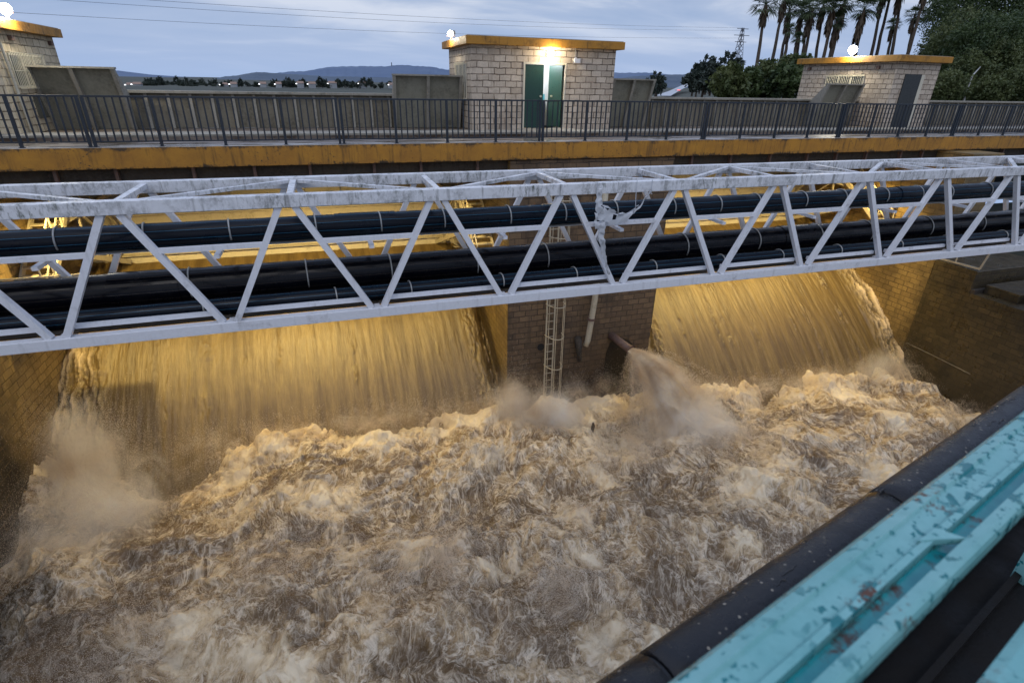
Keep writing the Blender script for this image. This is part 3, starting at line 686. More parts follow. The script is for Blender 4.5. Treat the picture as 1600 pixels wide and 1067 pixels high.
# under-deck warm floodlights
def under_lamp(x, y, z, tgt, e, label, cone=140, c=(1,.62,.20)):
    t = thing('floodlight', label, 'floodlight', (x, y, z), 'floodlights under the walkway')
    d = (Vector(tgt)-Vector((x,y,z))).normalized(); p = Vector((x,y,z))
    obj('lamp_housing', MB().bar(p-d*.16, p-d*.01, .36, .28), M['grey_metal'], t)
    obj('lamp_glass', MB().bar(p, p+d*.02, .32, .24), M['lamp_warm'], t)
    add_light('SPOT', p+d*.06, e, c, .12, tgt, cone, .55)
UL = [(-6.6,-6.3,17.6,1.0,122,'by the side wall'),(-1.5,-1.2,17.2,1.5,150,'over the middle of the first sheet'),(3.0,2.8,17.8,.6,120,'just before the pier'),
      (12.2,12.4,17.6,.95,135,'just past the pier'),(16.2,16.2,17.0,1.35,150,'over the middle of the second sheet'),(20.4,20.7,17.5,.95,122,'by the far side wall')]
for x, tx, ty_, k, cn, w in UL:
    under_lamp(x, 16.25, -.98, (tx, ty_, -5.2), 1080*k, 'warm floodlight under the walkway '+w, cn, (1,.73,.25))

# ------------------------------------------------------------------ water
def level(X): return -7.98 - (X+1)*.046
_py = np.array([24, 21.8, 21.0, 20, 18.8, 17.6, 16.6, 15.7, 14.8, 14.0, 13.2, 12.2]); _pz = np.array([-4.0, -4.05, -4.2, -4.6, -5.15, -5.85, -6.6, -7.3, -8.15, -9.0, -9.9, -11.0])
def prof_y2z(Y): return np.interp(-Y, -_py, _pz)
# smooth version
_gy = np.linspace(24, 12.2, 600); _gz = prof_y2z(_gy); _k = np.ones(41)/41; _gz = np.convolve(np.pad(_gz, 20, mode='edge'), _k, mode='valid')

def sheet(x0, x1, label, seed, depress):
    dx = .03; xs = np.arange(x0, x1+dx/2, dx)
    ds = np.hypot(np.gradient(_gy), np.gradient(_gz)); s = np.cumsum(ds); S = np.arange(0, s[-1], .035)
    yy = np.interp(S, s, _gy); zz = np.interp(S, s, _gz)
    X, SS = np.meshgrid(xs, S); Y = np.repeat(yy[:, None], len(xs), 1); Z = np.repeat(zz[:, None], len(xs), 1)
    ty = np.gradient(yy, S); tz = np.gradient(zz, S); ny = tz*-1; nz = ty*-1*-1
    NY = -tz; NZ = ty; sgn = np.sign(np.mean(NZ)); NY = NY*sgn; NZ = NZ*sgn
    NY = np.repeat(NY[:, None], len(xs), 1); NZ = np.repeat(NZ[:, None], len(xs), 1)
    grow = sst(1.5, 9, SS)
    wob = .06*fbm(X*.6, SS*.35, 3, seed+3)
    U = X + wob
    h = .016*fbm(U*7, SS*.45, 4, seed) * (.4+grow) + .006*fbm(U*22, SS*1.2, 3, seed+9) + .010*fbm(U*5, SS*2.5, 4, seed+29)*grow
    foam = np.zeros_like(h)
    R = random.Random(seed)
    for k in range(9):      # turbulent ropes running down the sheet
        c = x0+1.6+(x1-x0-3.0)*(k+R.uniform(-.5,1.5))/9; w = R.choice([.04,.06,.09,.2,.3]); A = R.choice([.25,.4,.6,1.0])
        cc = c + .16*fbm(SS*.6+k*9, SS*0+k, 3, seed+k)
        m = np.exp(-((U-cc)/w)**2)*sst(R.uniform(.5,4), R.uniform(4.5,7), SS)
        m = m*sst(-.25, .25, fbm(SS*1.1+k*3, SS*0+k*7.7, 3, seed+90)); tex = fbm(U*9, SS*(1.4+.4*(k%3)), 6, seed+50+k, .72)
        h += m*A*(.26*tex+.02)
        foam += m*A*(.05+.6*np.clip(tex*2, 0, 1))
    # rough edges
    def edge(d, w, lift, seed2, foamy=1.0):
        nonlocal h, foam
        m = 1-sst(w*.45, w, d + .22*fbm(SS*.9, d*2, 3, seed2)*w)
        tex = fbm(X*4.5+.6*fbm(X, SS, 3, seed2+5), SS*.8, 6, seed2, .68)
        h += m*(lift*(.7+.3*grow) + .34*tex*(.3+grow*.7)); foam += m*foamy*(.5+1.3*tex)*(.35+.65*grow)
    if depress == 'pier_right':     # bay 1: wall at left, pier at right
        edge(X-x0, 1.45, .10, seed+70, 1.15); edge(x1-X, 1.0, -.05, seed+71, .8)
        h -= 1.25*sst(.75, 0, x1-X)*sst(1.5, 6, SS)
    else:
        edge(X-x0, 1.2, .0, seed+72, .7); edge(x1-X, 1.15, .12, seed+73, 1.2)
        h -= .9*sst(.6, 0, X-x0)*sst(1.5, 6, SS)
    Y = Y+NY*h; Z = Z+NZ*h
    V = np.stack([X, Y, Z], -1).reshape(-1, 3); nr, nc = X.shape
    i = np.arange(nr*nc).reshape(nr, nc); F = np.stack([i[:-1,:-1], i[:-1,1:], i[1:,1:], i[1:,:-1]], -1).reshape(-1, 4)
    if sgn*1 < 9: F = F[:, ::-1]
    o = npmesh('water', V, F, M['sheet'], {'foam': np.clip(foam, 0, 1.2).ravel(), 'su': U.ravel(), 'sv': SS.ravel()})
    tag(o, label, kind='structure'); return o
sheet(XL-.05, P0+.05, 'brown water sheet sliding down the first bay', 5, 'pier_right')
sheet(P1-.05, XR+.05, 'brown water sheet sliding down the second bay', 205, 'wall_right')

# stilling basin surface
def basin_height(X, Y, full=True):
    L = level(X)
    wx = X + .9*fbm(X*.33, Y*.33, 3, 301); wy = Y + .9*fbm(X*.33+9, Y*.33+4, 3, 302)
    big = fbm(wx*.42, wy*.5, 4, 310, .52)
    mid = fbm(wx*1.5, wy*1.7, 5, 320, .6)
    bil = np.abs(fbm(wx*1.05+4, wy*1.05, 5, 331, .58))
    rg = ridge(wx*2.1, wy*2.1, 4, 340, .6)
    # boil line where the sheets plunge
    yt = 14.55 + .35*fbm(X*.5, X*0, 3, 350) - .03*(X-2)
    roll = np.exp(-((Y-(yt-.2))/.75)**2)
    yt = yt - .5*np.exp(-((X+5.4)/1.4)**2)
    back = sst(yt+.3, yt+1.1, Y)
    calm = 1.0
    H = L - .38 + .85*big + .17*mid + .11*bil + .02*rg + roll*(.22+.4*fbm(X*1.3, Y*.8, 4, 355)) - back*.9 - 1.05*np.exp(-((X+5.3)/1.6)**2-((Y-14.0)/1.7)**2) - .75*sst(-6.2, -8.0, X)*sst(13.5, 11.5, Y)
    return H, big, mid, bil, rg, roll
dx = .028
xs = np.arange(XL-.02, XR+.02, dx); ys = np.arange(1.5, 16.0, dx)
X, Y = np.meshgrid(xs, ys)
H, big, mid, bil, rg, roll = basin_height(X, Y)
def bump2(cx, cy, rx, ry, a): return a*np.exp(-((X-cx)/rx)**2-((Y-cy)/ry)**2)
rough = fbm(X*4.5, Y*4.5, 5, 400, .68)
fine = fbm(X*12, Y*12, 3, 410, .7)
spl = bump2(4.7, 14.1, .9, .7, 1) + bump2(-6.9, 14.0, 1.2, 1.2, 1) + bump2(9.6, 12.6, .9, 1.4, .9)
spl += bump2(16.9, 12.9, 1.6, .5, .35) + bump2(20.6, 13.6, 1.0, .5, .5) + bump2(1.0, 13.9, 2.5, .35, .35) + bump2(-3.0, 13.9, 1.5, .4, .3)
spray = np.clip(sst(-.02, .33, fbm(X*.36+2, Y*.45, 3, 420)) * .9 + roll*.7 + spl, 0, 1.3)
rug = sst(-.05, .3, fbm(X*.5+20, Y*.5+11, 3, 425))
H = H + .12*rough*(.12+.5*spray+.75*rug) + .022*fine*(.3+spray+rug) + spl*.22*(.6+.9*fbm(X*2, Y*2, 4, 430))
# chop: sideways shove makes breaking crests
sx = fbm(X*1.6, Y*1.6, 4, 440); sy = fbm(X*1.6+7, Y*1.6+3, 4, 441)
Xd = X + .18*sx*(sst(0, .6, X-XL)*sst(0, .6, XR-X)); Yd = Y + .20*sy
# lacy foam pattern, advected
ax = X + .75*fbm(X*.45, Y*.45, 2, 450) + .05*fbm(X*3, Y*3, 2, 451); ay = Y + .75*fbm(X*.45+5, Y*.45+8, 2, 452) + .05*fbm(X*3+5, Y*3+2, 2, 453)
lace = ridge(ax*1.5, ay*1.0, 5, 460, .62); lace2 = ridge(ax*4.2, ay*2.8, 4, 470, .6)
fil = sst(.50, .86, lace)*.75 + sst(.55, .9, lace2)*.38
patch = fbm(ax*.42+.2*ay, ay*.36, 5, 480, .55)
foam = .22 + .26*fil + .36*spray + .62*np.clip(patch+.14, 0, .6) + .22*np.clip(rough+.1, 0, .6)*(.4+spray) + .2*np.clip(mid, 0, .5)
foam = foam - .22*np.exp(-((X+7)/3.2)**2-((Y-8)/4.0)**2)  # thinner foam in this corner paints the shade lying on the water
foam = foam - .20*sst(.02, -.35, rough)*(.3+rug) - .18*sst(0, -.4, mid)
dark = np.clip(sst(.02, -.28, big+.4*mid)*.7 + sst(.06, .26, -patch)*.85 + .35*rug*sst(0, -.3, rough), 0, 1)*(1-.6*np.clip(spray, 0, 1))
V = np.stack([Xd, Yd, H], -1).reshape(-1, 3); nr, nc = X.shape
i = np.arange(nr*nc).reshape(nr, nc); F = np.stack([i[:-1,:-1], i[:-1,1:], i[1:,1:], i[1:,:-1]], -1).reshape(-1, 4)
wob = npmesh('water', V, F, M['foam'], {'foam': np.clip(foam, 0, 1.1).ravel(), 'dark': dark.ravel(), 'au': (ax*1.15).ravel(), 'av': (ay*.75).ravel()})
tag(wob, 'churning brown water with foam filling the basin', kind='structure')

# droplets -------------------------------------------------------------
def droplets(name, P, r, label=None, cat=None):
    n = len(P)
    base = rng.normal(size=(n, 3, 3)).astype(np.float32); base /= np.linalg.norm(base, axis=2, keepdims=True)
    V = (P[:, None, :] + base*(r*1.35)[:, None, None]).reshape(-1, 3); F = np.arange(n*3).reshape(n, 3)
    o = npmesh(name, V, F, M['drops'], smooth=False); tag(o, label, cat, kind='stuff'); return o
Vg = V; sp = spray.ravel(); rr = rough.ravel()
w = np.clip(sp, 0, 1.2)**1.6*np.clip(.25+rr*2.2, .02, 1.4) + .012
w *= 1.0/(1+.0*Vg[:,0]); w *= .25+.75*sst(6.5, 11, Vg[:,1]); w /= w.sum()
N = 600000
idx = rng.choice(len(Vg), N, p=w); P = Vg[idx].copy()
amp = .05+.26*np.clip(sp[idx], 0, 1.2)**1.5
P += rng.normal(size=P.shape)*np.array([.05,.05,.02]) ; P[:,2] += rng.exponential(1, N)*amp*.6
r_ = rng.uniform(.003, .0065, N)
droplets('spray', P, r_, 'fine spray hanging over the churning basin', 'spray')
# spray plumes
def puff(c, rad, n, seed, up=1.0, thr=-.05):
    out = []; need = n; c = np.array(c); rad = np.array(rad)
    while need > 0:
        q = rng.normal(size=(need*3, 3))*rad*.55
        dens = .5 + 1.5*fbm((c[0]+q[:,0])*1.6, (c[2]+q[:,2])*1.6, 4, seed) + 1.0*fbm((c[0]+q[:,0])*1.3, (c[1]+q[:,1])*1.3, 3, seed+1)
        dens = np.where(dens > thr, dens, 0); keep = rng.uniform(0, 1.6, len(q)) < dens
        q = q[keep][:need]; out.append(q); need -= len(q)
    q = np.concatenate(out); q[:,2] = np.abs(q[:,2])*up
    return c+q
cl = []
cl.append(puff((4.65, 14.0, level(4.6)-.2), (.75,.55,1.35), 100000, 501))
cl.append(puff((5.7, 13.5, level(4.6)-.1), (.95,.6,.95), 80000, 503))
for c_ in ((1.0,8.6,1.6,1.2,60000),(-1.8,9.6,1.4,1.0,40000),(3.6,7.2,1.2,1.0,40000),(7.5,11.2,1.5,.9,50000),(-4.6,8.0,1.3,1.3,40000),(11.5,11.0,1.6,.9,40000)): cl.append(puff((c_[0],c_[1],level(c_[0])), (c_[2],c_[3],.5), c_[4], int(560+c_[0]*3), 1.0, .1))
cl.append(puff((-6.9, 14.1, level(-6.9)), (1.15,1.0,1.35), 150000, 511))
cl.append(puff((-6.3, 12.6, level(-6.9)), (1.5,1.4,.8), 50000, 513))
cl.append(puff((-7.2, 10.6, level(-6.9)), (1.0,1.7,.8), 24000, 514))
cl.append(puff((20.9, 13.9, level(21)), (1.3,.5,.9), 36000, 521))
cl.append(puff((16.5, 13.6, level(16)), (2.0,.4,.6), 30000, 531))
cl.append(puff((0.5, 14.4, level(0)), (3.0,.35,.55), 40000, 541))
cl.append(puff((-3.5, 14.4, level(-3)), (1.8,.35,.55), 24000, 542))
cl.append(puff((7.6, 14.8, level(7)), (2.2,.4,.65), 36000, 551))
cl.append(puff((13.0, 13.6, level(12)), (1.8,.5,.5), 24000, 561))
P = np.concatenate(cl); r_ = rng.uniform(.003, .0075, len(P)); droplets('splash', P, r_, 'pale plumes of spray thrown up along the foot of the water sheets', 'spray')

def burst(c, n, nf, v, spread, tmax, seed, mean=(0,-.35,1)):
    """ballistic fans of drops flung up from c"""
    r = np.random.default_rng(seed); d = np.array(mean)+r.normal(size=(nf,3))*np.array(spread); d[:,2] = np.abs(d[:,2])+.2; d /= np.linalg.norm(d, axis=1, keepdims=True)
    sp_ = v*r.uniform(.35, 1, nf)**.8; vel = d*sp_[:,None]; org = np.array(c)+r.normal(size=(nf,3))*np.array([.30,.22,.05]); w_ = r.gamma(1.2, 1, nf); w_ /= w_.sum()
    k = r.choice(nf, n, p=w_); t_ = r.uniform(0, 1, n)*tmax*sp_[k]/v
    P = org[k]+vel[k]*t_[:,None]+np.array([0,0,-4.9])*(t_[:,None]**2)+r.normal(size=(n,3))*(.015+.10*t_[:,None]); return P
bl = []
for i_, (cx_, cy_, n_, v_, sx_) in enumerate([(4.6,14.3,60000,5.6,.5),(5.7,13.6,50000,4.6,.55),(-6.9,14.3,70000,5.4,.5),(-5.6,13.2,50000,4.3,.6),(-7.3,12.0,40000,4.2,.6),(-3.6,14.2,22000,3.6,.6),(-1.8,14.6,20000,3.6,.6),(.4,14.7,24000,4.0,.6),(2.4,14.6,20000,3.2,.7),
        (7.3,14.6,24000,3.6,.6),(8.6,13.6,20000,3.4,.7),(12.6,13.8,22000,3.6,.6),(14.6,13.9,22000,3.8,.6),(17.2,13.9,24000,4.2,.6),(19.6,13.9,24000,4.2,.6),(21.3,13.6,26000,4.4,.5),(20.9,11.0,16000,3.6,.6),(-7.4,9.6,20000,3.8,.5),(1.5,9.0,16000,2.6,.8),(5.2,9.5,14000,2.6,.8)]):
    bl.append(burst((cx_, cy_, level(cx_)-.15-(.8 if cx_ < -4.5 else 0)), n_, 70, v_, (sx_,.35,.25), .95, 800+i_))
P = np.concatenate(bl); droplets('splash', P, rng.uniform(.003,.008,len(P)), 'ragged splashes flung up where the sheets plunge in', 'spray')
def mist(c, rad, dens, seed, thr=.42):
    t = NT('spray_mist'); t.n.remove(t.p)
    vs = t.n.new('ShaderNodeVolumeScatter'); vs.inputs['Color'].default_value = (1,.965,.90,1); vs.inputs['Anisotropy'].default_value = 0
    ln = t.n.new('ShaderNodeVectorMath'); ln.operation = 'LENGTH'; t.link(t.tc.outputs['Object'], ln.inputs[0])
    fo = t.mr(ln.outputs['Value'], 0, 1, 1, 0); n = t.noise(1.25, 6, .66, t.coord((1,1,.7), world=True), .9)
    d = t.math('MULTIPLY', t.mr(t.math('ADD', n, t.math('MULTIPLY', fo, .42)), .62, .95), t.math('MULTIPLY', t.mr(fo, 0, .3), dens))
    t.link(d, vs.inputs['Density']); t.link(vs.outputs[0], t.out.inputs['Volume'])
    m = MB(); k1, k2 = 10, 16; v = [(0,0,1)]; f = []
    for i_ in range(1, k1):
        for j_ in range(k2): a = PI*i_/k1; b = 2*PI*j_/k2; v.append((math.sin(a)*math.cos(b), math.sin(a)*math.sin(b), math.cos(a)))
    v.append((0,0,-1))
    for j_ in range(k2): f.append((0, 1+j_, 1+(j_+1)%k2)); f.append((len(v)-1, 1+(k1-2)*k2+(j_+1)%k2, 1+(k1-2)*k2+j_))
    for i_ in range(k1-2):
        for j_ in range(k2): a = 1+i_*k2+j_; b = 1+i_*k2+(j_+1)%k2; f.append((a, a+k2, b+k2, b))
    m.add(v, f); o = obj('mist', m, t.m); o.location = c; o.scale = rad; tag(o, kind='stuff'); return o
MI = [((4.75,14.1,level(4.6)+.1),(1.1,.9,1.5),2.6,.40),((6.0,13.4,level(5)+.1),(1.4,1.1,1.0),2.6,.40),((-7.0,14.6,level(-6)+.3),(1.1,1.3,1.9),1.5,.38),((-6.2,12.6,level(-6)-.2),(2.2,2.6,1.0),1.5,.38),
      ((10.4,12.3,level(10)+.1),(2.3,1.9,1.2),2.0,.40),((20.4,13.8,level(20)+.1),(1.9,1.1,1.1),1.2,.42)]
for i_, (c, r_, dn, th) in enumerate(MI): mist(c, r_, dn, i_, th)
# jet from the outlet pipe
g9 = 9.8; v0 = np.array([1.9, -3.3, -.35])
def jet_pts(n, spread, tmax):
    nf = 420; df = rng.normal(size=(nf,3))*spread; w_ = rng.gamma(1.0, 1, nf); w_ /= w_.sum(); k = rng.choice(nf, n, p=w_)
    t = rng.uniform(0, 1, n)**.8*tmax
    base = np.array([JB.x, JB.y, JB.z]) + v0*t[:,None] + np.array([0,0,-.5*g9])*(t[:,None]**2)
    off = df[k]*t[:,None]*np.array([2.3,1.3,1.0]) + rng.normal(size=(n,3))*(.03+.07*t[:,None])
    return base+off, t
P, t_ = jet_pts(480000, .72, .68); 
droplets('water_jet', P, rng.uniform(.005,.013,len(P)), 'fan of muddy water spouting from the outlet pipe on the pier', 'water jet')
nt, nk = 60, 48; vs = []
for a in range(nt):
    t = .60*a/(nt-1); c = np.array([JB.x,JB.y,JB.z]) + v0*t + np.array([0,0,-.5*g9*t*t])
    for b in range(nk):
        th = 2*PI*b/nk; rr_ = .125+1.05*t; n_ = 1+.95*t/.6*(float(fbm(np.array([th*2.+math.sin(th)*2]), np.array([t*9.]), 4, 611)[0])*2)
        vs.append(c + np.array([math.cos(th)*rr_*1.15*n_, math.sin(th)*rr_*.75*n_*.9, math.sin(th)*rr_*.35*n_]))
vs = np.array(vs); i = np.arange(nt*nk).reshape(nt, nk); j = np.roll(i, -1, 1)
F = np.stack([i[:-1], j[:-1], j[1:], i[1:]], -1).reshape(-1, 4)
jc = npmesh('jet_core', vs, F, M['foam'], {'foam': np.full(len(vs), .78), 'dark': np.zeros(len(vs)), 'au': vs[:,0]*2, 'av': vs[:,2]*2})
tag(jc, kind='structure'); jc.name = 'water'
t = thing('driftwood', 'small dark stick tossed in the foam below the caged ladder', 'driftwood', (6.9, 12.7, -8)); 
dw = atY(926, 668, 12.9)
obj('wood', MB().tube([dw+Vector((-.02,0,-.2)), dw+Vector((.03,.02,.05)), dw+Vector((.0,0,.18))], [.05,.06,.03], 8), M['bark'], t); 

# ------------------------------------------------------------------ foreground bridge edge
AN = math.radians(14.8); UU = Vector((math.cos(AN), math.sin(AN), 0)); PP = Vector((-math.sin(AN), math.cos(AN), 0))
def FP(s, p, z): return UU*s + PP*p + Vector((0,0,z))
def teal():
    t = NT('teal_paint_with_drops'); co = t.coord(world=True); cs = t.coord((1,1,1), world=True, rot=(0,0,-AN))
    n = t.noise(7, 6, .6, co); v = t.vor(27, co); n2 = t.noise(22, 5, .65, co, .5); n3 = t.noise(60, 4, .7, co)
    big_ = t.noise(20, 3, .5, co, .3); sm_ = t.noise(58, 3, .55, co, .2); msk = t.mr(n, .38, .52)
    drop = t.math('MULTIPLY', t.math('MAXIMUM', t.mr(big_, .60, .62), t.mr(sm_, .585, .61)), msk)
    b = t.mix(t.mr(n, .3, .7), (.13,.36,.36), (.22,.45,.45)); b = t.mix(t.mr(n3, .45, .75, 0, .35), b, (.09,.26,.25)); b = t.mix(drop, b, (.004,.15,.165))
    nr_ = t.noise(5.5, 3, .5, t.coord((1,1,1), world=True)); r = t.math('MULTIPLY', t.mr(nr_, .60, .66), t.mr(n3, .52, .56))
    b = t.mix(r, b, (.085,.03,.012))
    return t.done(b, t.mix(drop, (.42,.42,.42), (.08,.08,.08)), t.bump(t.math('ADD', drop, t.math('MULTIPLY', n3, .3)), .35, .002))
M['teal'] = teal()
def teal2():
    t = NT('deep_teal_groove'); co = t.coord(world=True); n = t.noise(9, 7, .7, co); n2 = t.noise(45, 5, .7, co)
    b = t.mix(t.mr(n, .4, .6), (.012,.26,.30), (.03,.36,.38)); b = t.mix(t.math('MULTIPLY', t.mr(n, .52, .58), t.mr(n2, .42, .52)), b, (.06,.025,.012))
    return t.done(b, .12, t.bump(n2, .2, .002))
M['teal_wet'] = teal2()
def blackwet(name, base, rg, spots=True):
    t = NT(name); co = t.coord(world=True); n = t.noise(6, 7, .65, co); n2 = t.noise(50, 5, .7, co); v = t.vor(28, co)
    b = t.mix(t.mr(n, .35, .7), base, tuple(x*2.2 for x in base))
    if spots:
        m = t.math('MULTIPLY', t.mr(t.math('ADD', v, t.math('MULTIPLY', n2, .25)), .30, .24), t.mr(t.noise(3.2, 4, .6, co), .44, .52)); b = t.mix(t.math('MULTIPLY', m, .8), b, (.30,.26,.2))
    cr = t.n.new('ShaderNodeTexNoise'); 
    return t.done(b, t.mr(n, .38, .6, rg, rg+.38), t.bump(t.math('ADD', n, t.math('MULTIPLY', n2, .5)), .8, .008), spec=.38 if spots else .12)
M['coping'] = blackwet('wet_black_pipe', (.006,.006,.007), .07)
M['floor_wet'] = blackwet('wet_black_plate', (.006,.0055,.005), .4, False)
br = thing('steel_beam', 'teal painted steel railing beam with rust and water drops', 'beam', FP(1.2, .15, .9))
def swp(prof, s0, s1): 
    m = MB(); m.sweep([(-p, z) for p, z in prof], FP(s0, 0, 0), FP(s1, 0, 0)); return m
obj('flange', swp([(.140,.86),(.206,.86),(.206,.935),(.197,.950),(.182,.956),(.178,.951),(.152,.951),(.149,.957),(.1405,.957)], -2, 14), M['teal'], br)
obj('groove', swp([(.140,.90),(.140,.937),(.1205,.937),(.1205,.90)], -2, 14), M['teal_wet'], br)
obj('flange', swp([(.120,.925),(.120,.958),(.108,.962),(.102,.958),(.099,.950),(.099,.925)], -2, 14), M['teal'], br)
def gus(px, py, L, w):
    r = ray(px, py); P0_ = Vector((0,0,1.5))+r*((.956-1.5)/r.z); s = P0_.dot(UU)
    m = MB(); a = FP(s-L, .152, .9585); b = FP(s+L, .119, .9595); c = FP(s+L*.55, .150, .9585)
    m.add([a, b, c, a-Vector((0,0,.01)), b-Vector((0,0,.01)), c-Vector((0,0,.01))], [(0,1,2),(5,4,3),(0,3,4,1),(1,4,5,2),(2,5,3,0)])
    obj('gusset', m, M['teal'], br)
gus(1480, 850, .03, .03)
b2 = thing('steel_beam', 'second teal beam at the bottom corner behind the dark gap', 'beam', FP(1.2, -.05, .9))
obj('flange', swp([(.030,.86),(.030,.950),(.020,.956),(-.10,.956),(-.12,.95),(-.12,.86)], -2, 14), M['teal'], b2)
fb = thing('bridge_floor', 'dark wet floor plate under the teal beams', 'floor', FP(1.2, 0, 0))
obj('floor_plate', swp([(.46,-.12),(.46,.0),(-1.6,.0),(-1.6,-.12)], -4, 14), M['floor_wet'], fb)
m = swp([(.30,.001),(.30,.05),(.26,.05),(.26,.001)], -4, 14); obj('floor_angle', m, M['floor_wet'], fb)
m = swp([(.17,.001),(.17,.03),(.15,.03),(.15,.001)], -4, 14); obj('floor_angle', m, M['floor_wet'], fb)
for s in (-.5, 2.2, 5, 8, 11): 
    obj('post', MB().bar(FP(s, .15, 0), FP(s, .15, .9), .04, .04), M['teal'], br)
cp = thing('black_pipe', 'thick wet black pipe with bird droppings along the teal railing', 'pipe', FP(1.5, .59, -.2))
segs = [-3, -1.0, .93, 2.28, 4.2, 6.2, 8.2, 10.2, 12.2, 14.2]
for a, b in zip(segs, segs[1:]):
    pts = [FP(a+.006, .59, -.1)] + [FP(a+.012+(b-a-.024)*k/20, .59, -.1) for k in range(21)] + [FP(b-.006, .59, -.1)]
    m = MB(); m.tube(pts, [.088]+[.1]*21+[.088], 48); obj('pipe_segment', m, M['coping'], cp, smooth=True)
m = MB(); m.tube([FP(-3,.59,-.1), FP(14.2,.59,-.1)], .086, 24); obj('pipe_core', m, M['rubber'], cp)
cr = MB()
R = random.Random(3)
for k in range(16):
    s = R.uniform(.4, 5); a = R.uniform(.9, 2.3); L = R.uniform(.02,.06); pts = []
    for q in range(7):
        ss = s+L*(q/6-.5)*2; aa = a+R.uniform(-.05,.05); pts.append(FP(ss, .59+.1005*math.cos(aa)*1, -.1+.1005*math.sin(aa)))
    cr.tube(pts, [.001,.003,.004,.003,.004,.002,.001], 5)
o = obj('crack', cr, M['rubber'], cp); tag(o, kind='stuff')

# ------------------------------------------------------------------ terrain, hills, town
def terr(name, c1, c2, sc):
    t = NT(name); n = t.noise(sc, 6, .6, t.coord(world=True)); return t.done(t.mix(t.mr(n, .35, .65), c1, c2), .9)
M['ground'] = terr('dark_ground', (.03,.035,.025), (.07,.075,.05), .05)
M['hill'] = terr('hazy_hill', (.075,.12,.21), (.11,.16,.25), .0012)  # bluish colours of both hill ranges carry painted distance haze
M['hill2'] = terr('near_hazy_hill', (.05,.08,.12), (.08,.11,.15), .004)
M['bank'] = terr('scrub_bank', (.025,.035,.012), (.06,.065,.03), .5)
gm = MB(); B = 30000
gm.add([(-B,25.6,-5),(B,25.6,-5),(B,B,-5),(-B,B,-5)], [(0,1,2,3)])
gm.add([(-B,-B,-1.2),(XL-1.2,-B,-1.2),(XL-1.2,25.6,-1.2),(-B,25.6,-1.2)], [(0,1,2,3)])
gm.add([(XR+3.2,-B,-5.4),(B,-B,-5.4),(B,25.6,-5.4),(XR+3.2,25.6,-5.4)], [(0,1,2,3)])
gm.add([(XL-1.2,-B,-12),(XR+3.2,-B,-12),(XR+3.2,25.6,-12),(XL-1.2,25.6,-12)], [(0,1,2,3)])
tag(obj('ground', gm, M['ground']), kind='structure')
def ridge_line(pts, Y, depth, mat, zb=-5, jag=1.0, seed=0):
    P = []; R = random.Random(seed)
    for (xa, ya), (xb, yb) in zip(pts, pts[1:]):
        n = max(2, int(abs(xb-xa)/4))
        for k in range(n): u = k/n; P.append((xa+(xb-xa)*u, ya+(yb-ya)*(u*u*(3-2*u))+R.uniform(-.5,.5)*jag))
    P.append(pts[-1]); top = [atY(x, y, Y) for x, y in P]; m = MB(); vs = []; n = len(top)
    for v in top: vs += [(v.x*(1-depth/Y), Y-depth, zb), (v.x*(1-depth*.5/Y), Y-depth*.5, zb+(v.z-zb)*R.uniform(.4,.55)), tuple(v), (v.x, Y+depth, zb)]
    m.add(vs, [(4*i+j, 4*i+j+4, 4*i+j+5, 4*i+j+1) for i in range(n-1) for j in range(3)]); o = obj('hills', m, mat, smooth=True); tag(o, kind='structure'); return o
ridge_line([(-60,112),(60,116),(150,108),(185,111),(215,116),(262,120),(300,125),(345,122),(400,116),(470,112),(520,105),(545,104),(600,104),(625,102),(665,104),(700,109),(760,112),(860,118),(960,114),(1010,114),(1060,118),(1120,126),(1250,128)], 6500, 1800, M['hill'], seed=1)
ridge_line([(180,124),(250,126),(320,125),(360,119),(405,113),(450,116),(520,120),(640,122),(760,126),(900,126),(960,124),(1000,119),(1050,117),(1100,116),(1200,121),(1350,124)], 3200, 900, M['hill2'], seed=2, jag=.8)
# lamp-post sized mast
t = thing('mast', 'tiny mast standing on the top of the hazy hill', 'mast', atY(612,103,6400)); p = atY(612,103,6400)
obj('mast_pole', MB().bar(p-Vector((0,0,8)), p+Vector((0,0,30)), 8, 8), M['wire'], t)

# leafy crowns
def crown_mesh(n_cl, per, size, leaf, flat=1.0, seed=0, core=True):
    r = np.random.default_rng(seed); V = []
    c = r.normal(size=(n_cl, 3)); c /= np.linalg.norm(c, axis=1, keepdims=True); c *= (r.uniform(.15, 1, n_cl)**.45)[:, None]
    c[:,2] *= flat; c = c*size*np.array([1,1,1])
    cs = r.uniform(.10, .26, n_cl)*size
    P = (c[:,None,:] + r.normal(size=(n_cl, per, 3))*(cs[:,None,None]*.55)).reshape(-1, 3)
    n = len(P); a = r.normal(size=(n,3)); a /= np.linalg.norm(a, axis=1, keepdims=True); b = np.cross(a, r.normal(size=(n,3))); b /= np.linalg.norm(b, axis=1, keepdims=True)
    l = leaf*r.uniform(.6, 1.5, n)[:,None]; q = np.stack([P-a*l, P+b*l*.5, P+a*l, P-b*l*.5], 1).reshape(-1, 3)
    return q, np.arange(n*4).reshape(n, 4)
